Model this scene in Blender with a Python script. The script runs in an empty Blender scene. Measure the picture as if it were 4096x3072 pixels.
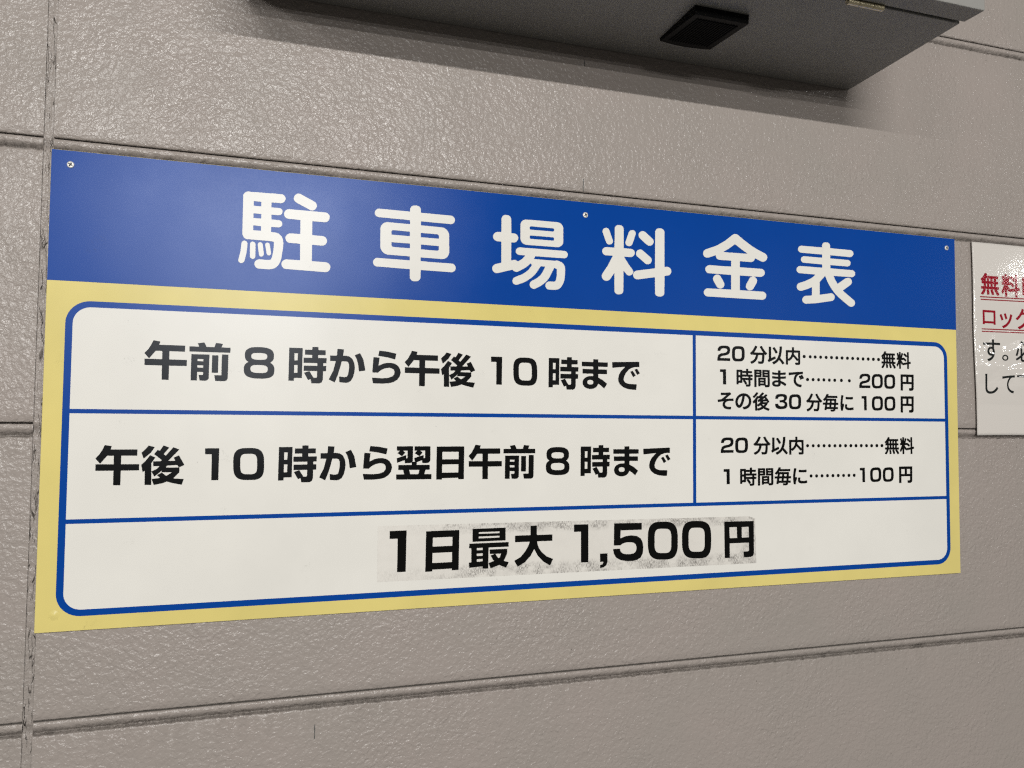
import bpy, bmesh, math, random
from mathutils import Matrix, Vector, noise

scene = bpy.context.scene
COL = scene.collection
random.seed(7)

# ------------------------------------------------------------------ camera
cam_data = bpy.data.cameras.new("camera")
cam = bpy.data.objects.new("camera", cam_data)
COL.objects.link(cam)
cam_data.sensor_width = 36.0
cam_data.lens = 36.0 * 3174.64 / 4096.0
cam_data.clip_start = 0.02
cam_data.clip_end = 200.0
R = Matrix(((0.9516351056692877, -0.022126552463995, -0.30643276804849345),
            (-0.3071279554099879, -0.042736379899702845, -0.9507081680719635),
            (0.007940066969754933, 0.9988413375051747, -0.047465122220315153)))
cam.matrix_world = Matrix.LocRotScale(Vector((0.25110503, -1.11497306, 0.26233752)), R.to_quaternion(), None)
# R.T holds the camera axes in its columns
M = R.to_4x4(); M.translation = Vector((0.25110503, -1.11497306, 0.26233752))
cam.matrix_world = M
scene.camera = cam

# ------------------------------------------------------------------ world: dim light bounced round the parking deck
world = bpy.data.worlds.new("World"); scene.world = world
world.use_nodes = True
bg = world.node_tree.nodes["Background"]
bg.inputs["Color"].default_value = (1.0, 0.95, 0.88, 1)
bg.inputs["Strength"].default_value = 0.10

# ------------------------------------------------------------------ lamps: rows of ceiling tubes along the deck
def tube(x, y, z, length, watts):
    d = bpy.data.lights.new("ceiling_tube", 'AREA')
    d.shape = 'RECTANGLE'; d.size = length; d.size_y = 0.045
    d.energy = watts; d.color = (1.0, 0.985, 0.955)
    o = bpy.data.objects.new("ceiling_tube", d); COL.objects.link(o)
    o.location = (x, y, z)
    o.rotation_euler = (math.radians(84), 0, 0)       # emits towards +Y, tilted a little down
    return o
for row, share in ((1, 1.0), (2, 0.8), (3, 0.8), (4, 0.8)):
    for x, length, w in ((-2.9, 1.3, 54), (0.20, 2.2, 226), (8.9, 1.3, 50)):
        tube(x, -5.4*row, 1.974, length, w*share)

scene.cycles.use_denoising = False       # keep the paint's pin-point glints and the lamp glare crisp
scene.cycles.use_adaptive_sampling = False
scene.cycles.filter_width = 1.25
scene.view_settings.view_transform = 'Standard'
scene.view_settings.look = 'None'
scene.view_settings.exposure = 0.0
scene.view_settings.gamma = 1.0
scene.view_settings.use_curve_mapping = False

# ------------------------------------------------------------------ helpers
def tag(o, label=None, cat=None, group=None, kind=None):
    if label: o["label"] = label
    if cat: o["category"] = cat
    if group: o["group"] = group
    if kind: o["kind"] = kind
    return o

def empty(name, loc=(0, 0, 0)):
    o = bpy.data.objects.new(name, None); COL.objects.link(o); o.location = loc
    o.empty_display_size = 0.05
    return o

def link_mesh(name, me, mat, parent=None):
    o = bpy.data.objects.new(name, me); COL.objects.link(o)
    if mat: me.materials.append(mat)
    if parent:
        o.parent = parent
        o.matrix_parent_inverse = Matrix.Translation(-Vector(parent.matrix_basis.translation)) if parent.parent is None else Matrix.Identity(4)
    return o

def from_bm(name, bm, mat, parent=None, smooth=False):
    me = bpy.data.meshes.new(name)
    bmesh.ops.recalc_face_normals(bm, faces=bm.faces)
    bm.to_mesh(me); bm.free()
    if smooth:
        for p in me.polygons: p.use_smooth = True
    return link_mesh(name, me, mat, parent)

def box(bm, x0, x1, y0, y1, z0, z1):
    v = [bm.verts.new(p) for p in ((x0, y0, z0), (x1, y0, z0), (x1, y1, z0), (x0, y1, z0),
                                   (x0, y0, z1), (x1, y0, z1), (x1, y1, z1), (x0, y1, z1))]
    for f in ((0, 1, 2, 3), (4, 7, 6, 5), (0, 4, 5, 1), (1, 5, 6, 2), (2, 6, 7, 3), (3, 7, 4, 0)):
        bm.faces.new([v[i] for i in f])
    return v

def hexa(bm, pts):
    v = [bm.verts.new(p) for p in pts]
    for f in ((0, 1, 2, 3), (4, 7, 6, 5), (0, 4, 5, 1), (1, 5, 6, 2), (2, 6, 7, 3), (3, 7, 4, 0)):
        bm.faces.new([v[i] for i in f])
    return v

def bevel(bm, w, seg=2):
    bmesh.ops.bevel(bm, geom=list(bm.edges), offset=w, segments=seg, profile=0.5, affect='EDGES')

def flat_shapes(name, loops, y, mat, parent):
    """2D outlines (x, z), holes by nesting, filled as one sheet at depth y facing the viewer side (-Y)."""
    cu = bpy.data.curves.new(name, 'CURVE'); cu.dimensions = '2D'; cu.fill_mode = 'BOTH'
    K = 100.0
    for lp in loops:
        sp = cu.splines.new('POLY'); sp.points.add(len(lp)-1); sp.use_cyclic_u = True
        for i, (a, b) in enumerate(lp): sp.points[i].co = (a*K, b*K, 0, 1)
    tmp = bpy.data.objects.new(name, cu); COL.objects.link(tmp)
    dg = bpy.context.evaluated_depsgraph_get()
    me = bpy.data.meshes.new_from_object(tmp.evaluated_get(dg))
    bpy.data.objects.remove(tmp); bpy.data.curves.remove(cu)
    for v in me.vertices: v.co = (v.co.x/K, y, v.co.y/K)
    bm = bmesh.new(); bm.from_mesh(me)
    bmesh.ops.remove_doubles(bm, verts=bm.verts, dist=1e-6)
    for f in bm.faces:
        f.normal_update()
        if f.normal.y > 0: f.normal_flip()
    bm.to_mesh(me); bm.free(); me.name = name; me.materials.clear()
    return link_mesh(name, me, mat, parent)

def rounded(x0, x1, z0, z1, r, n=10):
    pts = []
    for cx, cz, a0 in ((x1-r, z1-r, 0), (x0+r, z1-r, 90), (x0+r, z0+r, 180), (x1-r, z0+r, 270)):
        for i in range(n+1):
            a = math.radians(a0 + 90*i/n); pts.append((cx+r*math.cos(a), cz+r*math.sin(a)))
    return pts

# ------------------------------------------------------------------ materials
class NT:
    def __init__(s, name):
        s.m = bpy.data.materials.new(name); s.m.use_nodes = True
        s.t = s.m.node_tree; s.b = s.t.nodes["Principled BSDF"]; s.out = s.t.nodes["Material Output"]
        s.tc = s.t.nodes.new("ShaderNodeTexCoord")
    def n(s, typ, **kw):
        nd = s.t.nodes.new(typ)
        for k, v in kw.items(): setattr(nd, k, v)
        return nd
    def l(s, a, b): s.t.links.new(a, b)
    def val(s, nd, k, v):
        nd.inputs[k].default_value = v
    def noise(s, scale, detail=2.0, rough=0.5, dist=0.0, vec=None, stretch=None):
        nd = s.n("ShaderNodeTexNoise")
        s.val(nd, "Scale", scale); s.val(nd, "Detail", detail); s.val(nd, "Roughness", rough); s.val(nd, "Distortion", dist)
        v = vec or s.tc.outputs["Object"]
        if stretch:
            mp = s.n("ShaderNodeMapping"); mp.inputs["Scale"].default_value = stretch; s.l(v, mp.inputs["Vector"]); v = mp.outputs["Vector"]
        s.l(v, nd.inputs["Vector"])
        return nd.outputs["Fac"]
    def ramp(s, fac, stops):
        r = s.n("ShaderNodeValToRGB"); e = r.color_ramp.elements
        while len(e) < len(stops): e.new(0.5)
        for el, (p, c) in zip(e, stops):
            el.position = p; el.color = (c, c, c, 1) if not isinstance(c, tuple) else (*c, 1)
        s.l(fac, r.inputs["Fac"]); return r.outputs["Color"]
    def math(s, op, a, b=None, clamp=False):
        nd = s.n("ShaderNodeMath", operation=op); nd.use_clamp = clamp
        for i, v in enumerate((a, b)):
            if v is None: continue
            if isinstance(v, (int, float)): nd.inputs[i].default_value = v
            else: s.l(v, nd.inputs[i])
        return nd.outputs[0]
    def mix(s, fac, a, b):
        nd = s.n("ShaderNodeMix", data_type='RGBA')
        for k, v in ((0, fac), (6, a), (7, b)):
            if isinstance(v, (int, float)): nd.inputs[k].default_value = v
            elif isinstance(v, tuple): nd.inputs[k].default_value = (*v, 1)
            else: s.l(v, nd.inputs[k])
        return nd.outputs[2]
    def bump(s, h, strength, dist, normal=None):
        nd = s.n("ShaderNodeBump"); s.val(nd, "Strength", strength); s.val(nd, "Distance", dist)
        s.l(h, nd.inputs["Height"])
        if normal: s.l(normal, nd.inputs["Normal"])
        return nd.outputs["Normal"]
    def base(s, c):
        if isinstance(c, tuple): s.b.inputs["Base Color"].default_value = (*c, 1)
        else: s.l(c, s.b.inputs["Base Color"])
    def rough(s, r):
        if isinstance(r, (int, float)): s.b.inputs["Roughness"].default_value = r
        else: s.l(r, s.b.inputs["Roughness"])

def wall_material(name, sealant=False):
    s = NT(name)
    # lumpy rolled-on masonry paint: worm-like lumps, fine orange peel and slow undulation
    a = s.noise(155, 2.5, 0.55, 0.4)
    b = s.noise(340, 2.0, 0.5, 0.3)
    c = s.noise(52, 2.0, 0.5, 0.2)
    lump = s.ramp(a, [(0.40, 0.0), (0.60, 1.0)])
    patch = s.ramp(s.noise(8.0, 2.0, 0.5), [(0.35, 0.55), (0.65, 1.0)])
    h = s.math('ADD', s.math('MULTIPLY', s.math('ADD', a, s.math('MULTIPLY', lump, 0.16)), patch), s.math('MULTIPLY', b, 0.17))
    h = s.math('ADD', h, s.math('MULTIPLY', c, 0.9))
    col = s.mix(s.ramp(s.noise(5.0, 4.0, 0.6), [(0.3, 0.0), (0.7, 1.0)]), (0.290, 0.253, 0.231), (0.272, 0.244, 0.221))
    # tiny dark pits scattered in the paint
    pv = s.n("ShaderNodeTexVoronoi", feature='F1'); s.val(pv, "Scale", 42); s.l(s.tc.outputs["Object"], pv.inputs["Vector"])
    pit = s.ramp(pv.outputs["Distance"], [(0.03, 1.0), (0.06, 0.0)])
    sel = s.ramp(s.noise(9.0, 1.0), [(0.56, 0.0), (0.62, 1.0)])
    pm = s.math('MULTIPLY', pit, sel)
    col = s.mix(s.math('MULTIPLY', pm, 0.75), col, (0.07, 0.06, 0.05))
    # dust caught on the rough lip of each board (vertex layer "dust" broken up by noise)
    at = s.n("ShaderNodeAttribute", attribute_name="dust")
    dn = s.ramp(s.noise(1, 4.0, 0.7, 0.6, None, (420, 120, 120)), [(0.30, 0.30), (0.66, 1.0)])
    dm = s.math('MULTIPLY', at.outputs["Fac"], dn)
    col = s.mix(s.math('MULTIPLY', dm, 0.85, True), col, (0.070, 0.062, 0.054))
    if sealant:
        col = s.mix(0.04, col, (0.10, 0.09, 0.08))
        # shrinkage cracks running up the sealant
        cr = s.n("ShaderNodeTexVoronoi", feature='DISTANCE_TO_EDGE'); s.val(cr, "Scale", 1.0)
        mp = s.n("ShaderNodeMapping"); mp.inputs["Scale"].default_value = (260, 1, 26)
        wob = s.n("ShaderNodeTexNoise"); s.val(wob, "Scale", 130); s.l(s.tc.outputs["Object"], wob.inputs["Vector"])
        ad = s.n("ShaderNodeVectorMath", operation='MULTIPLY_ADD'); s.l(wob.outputs["Color"], ad.inputs[0])
        ad.inputs[1].default_value = (0.006, 0, 0.006); s.l(s.tc.outputs["Object"], ad.inputs[2])
        s.l(ad.outputs[0], mp.inputs["Vector"]); s.l(mp.outputs["Vector"], cr.inputs["Vector"])
        ck = s.ramp(cr.outputs["Distance"], [(0.0, 0.9), (0.05, 0.0)])
        keep = s.ramp(s.noise(60, 2.0, 0.5, 0, None, (3.0, 1, 0.5)), [(0.50, 0.0), (0.60, 1.0)])
        cm = s.math('MULTIPLY', ck, keep)
        col = s.mix(cm, col, (0.045, 0.040, 0.034))
        h = s.math('ADD', h, s.math('MULTIPLY', cm, -1.5))
        wr = s.noise(1, 3, 0.6, 0, None, (330, 1, 60))
        h = s.math('ADD', h, s.math('MULTIPLY', wr, 0.7))
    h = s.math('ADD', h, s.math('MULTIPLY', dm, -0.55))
    s.base(col)
    s.l(s.bump(h, 1.0, 0.00165), s.b.inputs["Normal"])
    s.rough(s.ramp(s.noise(18, 3), [(0.3, 0.21), (0.7, 0.31)])); s.b.inputs['Specular IOR Level'].default_value = 0.25
    return s.m

M_WALL = wall_material("masonry_paint")
M_SEAL = wall_material("painted_sealant", True)

def print_material(name, colour, rough=0.25, specks=0.25, mott=0.05, film=0.0072):
    s = NT(name)
    c2 = tuple(v*(1-mott*2.2) for v in colour)
    col = s.mix(s.ramp(s.noise(6, 4, 0.6), [(0.3, 0.0), (0.7, 1.0)]), colour, c2)
    # hairline scuffs and dust specks left on the print
    sc = s.noise(70, 2, 0.5, 3.0)
    line = s.math('ABSOLUTE', s.math('SUBTRACT', sc, 0.5))
    scuff = s.math('MULTIPLY', s.ramp(line, [(0.0, 1.0), (0.010, 0.0)]), s.ramp(s.noise(26, 2, 0.5), [(0.66, 0.0), (0.72, 1.0)]))
    pv = s.n("ShaderNodeTexVoronoi", feature='F1'); s.val(pv, "Scale", 60); s.l(s.tc.outputs["Object"], pv.inputs["Vector"])
    dot = s.math('MULTIPLY', s.ramp(pv.outputs["Distance"], [(0.03, 1.0), (0.055, 0.0)]), s.ramp(s.noise(14, 1), [(0.60, 0.0), (0.66, 1.0)]))
    mk = s.math('MULTIPLY', s.math('MAXIMUM', scuff, dot), specks)
    col = s.mix(mk, col, tuple(v*0.25+0.02 for v in colour))
    # matt ink under a thin satin film
    h = s.math('ADD', s.noise(3.2, 2, 0.5), s.math('MULTIPLY', s.noise(900, 1), 0.004))
    nr = s.bump(h, 0.5, 0.004)
    df = s.n("ShaderNodeBsdfDiffuse"); s.l(col, df.inputs["Color"])
    gl = s.n("ShaderNodeBsdfAnisotropic", distribution='BECKMANN'); gl.inputs["Color"].default_value = (0.82, 0.88, 1.0, 1)
    s.l(s.ramp(s.noise(11, 5, 0.65), [(0.3, rough-0.015), (0.7, rough+0.02)]), gl.inputs["Roughness"])
    s.l(nr, gl.inputs["Normal"])
    mx = s.n("ShaderNodeMixShader"); mx.inputs[0].default_value = film
    s.l(df.outputs[0], mx.inputs[1]); s.l(gl.outputs[0], mx.inputs[2]); s.l(mx.outputs[0], s.out.inputs["Surface"])
    s.t.nodes.remove(s.b)
    return s.m

M_BLUE = print_material("blue_print", (0.0030, 0.047, 0.262), 0.25, 0.6, 0.03)
M_YELLOW = print_material("yellow_print", (0.64, 0.54, 0.19), 0.25, 0.5, 0.06)
M_WHITE = print_material("white_print", (0.665, 0.65, 0.605), 0.25, 0.45, 0.03)
M_INK = print_material("black_print", (0.0045, 0.0045, 0.0042), 0.25, 0.1, 0.0)

def patch_material():
    s = NT("grubby_sticker")
    sep = s.n("ShaderNodeSeparateXYZ"); s.l(s.tc.outputs["UV"], sep.inputs[0])
    u, v = sep.outputs["X"], sep.outputs["Y"]
    top = s.ramp(v, [(0.80, 0.0), (0.90, 1.0)]); bot = s.ramp(v, [(0.16, 1.0), (0.27, 0.0)]); rgt = s.ramp(u, [(0.90, 0.0), (0.99, 0.9)])
    lefty = s.ramp(u, [(0.06, 0.12), (0.26, 1.0)])
    edge = s.math('MAXIMUM', s.math('MULTIPLY', s.math('MAXIMUM', top, bot), lefty), rgt)
    edge = s.math('ADD', s.math('MULTIPLY', edge, 0.88), 0.06)
    fine = s.noise(1, 3, 0.7, 0.0, None, (1000, 1, 240))
    clump = s.ramp(s.noise(60, 3, 0.6), [(0.38, 0.0), (0.62, 1.0)])
    thr = s.ramp(fine, [(0.47, 0.0), (0.54, 1.0)])
    dirt = s.math('MULTIPLY', s.math('MULTIPLY', thr, clump), edge, True)
    haze_ = s.math('MULTIPLY', s.ramp(s.noise(22, 4, 0.65), [(0.45, 0.0), (0.75, 1.0)]), s.math('ADD', s.math('MULTIPLY', edge, 0.5), 0.06))
    col = s.mix(haze_, (0.598, 0.575, 0.530), (0.36, 0.34, 0.315))
    col = s.mix(s.math('MULTIPLY', dirt, 0.95), col, (0.10, 0.09, 0.08))
    s.base(col); s.rough(0.5)
    return s.m
M_PATCH = patch_material()

def simple(name, colour, rough, metallic=0.0, bump=None):
    s = NT(name)
    col = s.mix(s.ramp(s.noise(9, 4, 0.6), [(0.3, 0.0), (0.7, 1.0)]), colour, tuple(v*0.9 for v in colour))
    s.base(col); s.rough(s.ramp(s.noise(30, 3), [(0.3, max(rough-0.04, 0.02)), (0.7, rough+0.04)]))
    s.b.inputs["Metallic"].default_value = metallic
    if bump: s.l(s.bump(s.noise(bump[0], 2), 0.4, bump[1]), s.b.inputs["Normal"])
    return s.m
M_CAB = simple("grey_enamel", (0.240, 0.236, 0.222), 0.42, 0.0, (700, 0.0003))
M_BLACK = simple("black_plastic", (0.004, 0.004, 0.004), 0.5)
M_GRILLE = simple("black_grille", (0.005, 0.005, 0.005), 0.75)
for m_ in (M_BLACK, M_GRILLE): m_.node_tree.nodes["Principled BSDF"].inputs["Specular IOR Level"].default_value = 0.12
M_SCREW = simple("zinc_steel", (0.66, 0.65, 0.62), 0.5, 0.35)
M_RECESS = simple("recess_shade", (0.02, 0.02, 0.02), 0.6)  # for a flat cross on the head; the recess's shade is in the colour
M_BRASS = simple("worn_brass", (0.90, 0.80, 0.55), 0.30, 1.0)
M_BACK = simple("gap_shade", (0.09, 0.080, 0.070), 0.8)  # dark colour carries the shade inside the lap slots
M_PENCIL = simple("pencil_line", (0.045, 0.050, 0.048), 0.6)

def laminate(name, colour):
    s = NT(name)
    s.base(colour); s.rough(0.6); s.b.inputs['Specular IOR Level'].default_value = 0.0
    s.b.inputs["Coat Weight"].default_value = 0.6
    s.b.inputs["Coat Roughness"].default_value = 0.085
    # flat film with a band of lifted, rippled laminate across the lower half
    sep = s.n("ShaderNodeSeparateXYZ"); s.l(s.tc.outputs["Object"], sep.inputs[0])
    band = s.ramp(sep.outputs["Z"], [(0.30, 0.0), (0.335, 1.0), (0.40, 1.0), (0.435, 0.0)])
    amp = s.math('ADD', s.math('MULTIPLY', band, 1.1), 0.05)
    h = s.math('MULTIPLY', s.noise(17, 2, 0.5, 0.6, None, (0.8, 1, 1.3)), amp)
    h = s.math('ADD', h, s.math('MULTIPLY', s.noise(240, 2, 0.5), 0.0045))
    nr = s.bump(h, 1.0, 0.0058)
    s.l(nr, s.b.inputs["Normal"]); s.l(nr, s.b.inputs["Coat Normal"])
    return s.m
M_PAPER = laminate("laminated_paper", (0.535, 0.505, 0.470))
M_RED = laminate("laminated_red_ink", (0.23, 0.002, 0.012))
M_NINK = laminate("laminated_black_ink", (0.010, 0.012, 0.012))

# ------------------------------------------------------------------ wall of lapped boards
wall = empty("wall", (0.0, 0.02, -1.55))
tag(wall, "lumpy grey-beige painted board wall behind the blue and yellow price sign", "wall")
GROOVES = [-1.5505, -1.1900, -0.8295, -0.469, -0.1080, 0.2563, 0.6162, 0.9770, 1.3375, 1.698, 2.0585, 2.419]

def board(x0, x1, zlo, zhi):
    """One board: lip at zlo, face, crumbly top shoulder and the tongue that runs up behind the next lip at zhi."""
    # profile (y into the wall, z, roughness amount, dust)
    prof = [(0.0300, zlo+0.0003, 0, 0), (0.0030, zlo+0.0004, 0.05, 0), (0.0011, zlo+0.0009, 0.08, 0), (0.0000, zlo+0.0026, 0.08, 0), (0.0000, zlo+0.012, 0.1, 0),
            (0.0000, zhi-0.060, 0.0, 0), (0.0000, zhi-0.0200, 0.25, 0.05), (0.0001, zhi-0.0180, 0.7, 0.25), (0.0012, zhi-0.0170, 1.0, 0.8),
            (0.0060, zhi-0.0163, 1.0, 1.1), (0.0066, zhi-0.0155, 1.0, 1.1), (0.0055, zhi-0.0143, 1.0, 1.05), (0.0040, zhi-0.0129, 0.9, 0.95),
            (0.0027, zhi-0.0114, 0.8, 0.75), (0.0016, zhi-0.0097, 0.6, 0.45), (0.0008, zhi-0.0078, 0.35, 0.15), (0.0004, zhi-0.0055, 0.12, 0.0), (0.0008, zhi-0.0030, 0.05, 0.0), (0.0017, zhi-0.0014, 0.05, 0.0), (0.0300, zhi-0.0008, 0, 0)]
    # finer columns where the photograph looks
    xs = []; x = x0
    while x < x1-1e-6:
        xs.append(x); x += 0.0022 if -0.25 < x < 1.95 and -0.5 < zlo < 1.0 else 0.02
    xs.append(x1)
    verts = []; dust = []; faces = []
    m = len(prof)
    for x in xs:
        for (y, z, r, d) in prof:
            n1 = noise.noise(Vector((x*230, z*650, 1.3))); n2 = noise.noise(Vector((x*520, z*1500, 7.1))); n3 = noise.noise(Vector((x*40, z*40, 4.0)))
            q = r*(0.0013*n1+0.0009*n2+0.0006*n3)
            jag = r*(0.0010*noise.noise(Vector((x*130, 2.0, zhi)))+0.0012*noise.noise(Vector((x*330, 5.0, zhi))))
            verts.append((x, y-0.9*q, z+q*0.7+jag)); dust.append(max(0.0, d*(0.80+0.35*n3)))
    for i in range(len(xs)-1):
        for j in range(m-1):
            a = i*m+j; faces.append((a, a+m, a+m+1, a+1))
    me = bpy.data.meshes.new("board"); me.from_pydata(verts, [], faces)
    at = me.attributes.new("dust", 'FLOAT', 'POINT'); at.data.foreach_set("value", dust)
    for p in me.polygons: p.use_smooth = True
    o = link_mesh("board", me, M_WALL, wall)
    me.materials.append(M_BACK)                       # bare, dirty edges in the lap joint, their colour also carrying the slot's shade
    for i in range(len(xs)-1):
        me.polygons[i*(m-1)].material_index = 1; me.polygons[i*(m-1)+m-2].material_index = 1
    return o

XJ0, XJ1 = -0.0105, 0.0008
for zl, zh in zip(GROOVES[:-1], GROOVES[1:]):
    board(XJ1, 4.6, zl, zh)
    board(-2.6, XJ0, zl, zh)

# sealant bead in the upright joint, slightly hollow, following the wall over every groove
vs = []; fs = []; du = []
cols = [(XJ0-0.0003, 0.006), (XJ0-0.0002, 0.0012), (XJ0+0.0012, 0.0006), (XJ0+0.004, 0.0013), ((XJ0+XJ1)/2, 0.0016), (XJ1-0.004, 0.0013), (XJ1-0.0012, 0.0006), (XJ1+0.0002, 0.0012), (XJ1+0.0003, 0.006)]
z = GROOVES[0]; nz = 0
while z < GROOVES[-1]:
    g = min((abs(z-(gg-0.009)) for gg in GROOVES))
    dip = 0.0022*max(0.0, 1-g/0.009)
    for (x, y) in cols:
        n1 = noise.noise(Vector((x*260, 0, z*90))); n2 = noise.noise(Vector((x*90, 3, z*420)))
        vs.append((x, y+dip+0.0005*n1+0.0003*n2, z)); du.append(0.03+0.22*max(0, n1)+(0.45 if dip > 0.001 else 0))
    nz += 1; z += 0.0025
m = len(cols)
for i in range(nz-1):
    for j in range(m-1):
        a = i*m+j; fs.append((a, a+1, a+m+1, a+m))
me = bpy.data.meshes.new("sealant_joint"); me.from_pydata(vs, [], fs)
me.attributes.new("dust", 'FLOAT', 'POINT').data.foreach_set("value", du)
for p in me.polygons: p.use_smooth = True
link_mesh("sealant_joint", me, M_SEAL, wall)
# solid backing behind the boards
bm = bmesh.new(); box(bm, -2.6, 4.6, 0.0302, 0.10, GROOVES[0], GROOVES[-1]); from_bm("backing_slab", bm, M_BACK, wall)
# pencil ticks left by the fitters
def tick(pts, w):
    bm = bmesh.new(); prev = None
    for i, (x, z) in enumerate(pts):
        ww = w*(0.55+0.45*random.random())
        a = bm.verts.new((x-ww, -0.00075, z)); b = bm.verts.new((x+ww, -0.00075, z))
        if prev: bm.faces.new((prev[0], prev[1], b, a))
        prev = (a, b)
    from_bm("pencil_mark", bm, M_PENCIL, wall)
TICKS = [(0.336, -0.1656, -0.1465, 0.0007), (0.7249, 0.8146, 0.8237, 0.0006), (0.7238, 0.618, 0.637, 0.0006)]
for (x, z0_, z1_, w) in TICKS:
    n = 7
    tick([(x+random.uniform(-1, 1)*w*0.5, z0_+(z1_-z0_)*i/n) for i in range(n+1)], w)

wall.location.y += 0.0015       # the sign stands a little proud on its fixings

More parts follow.
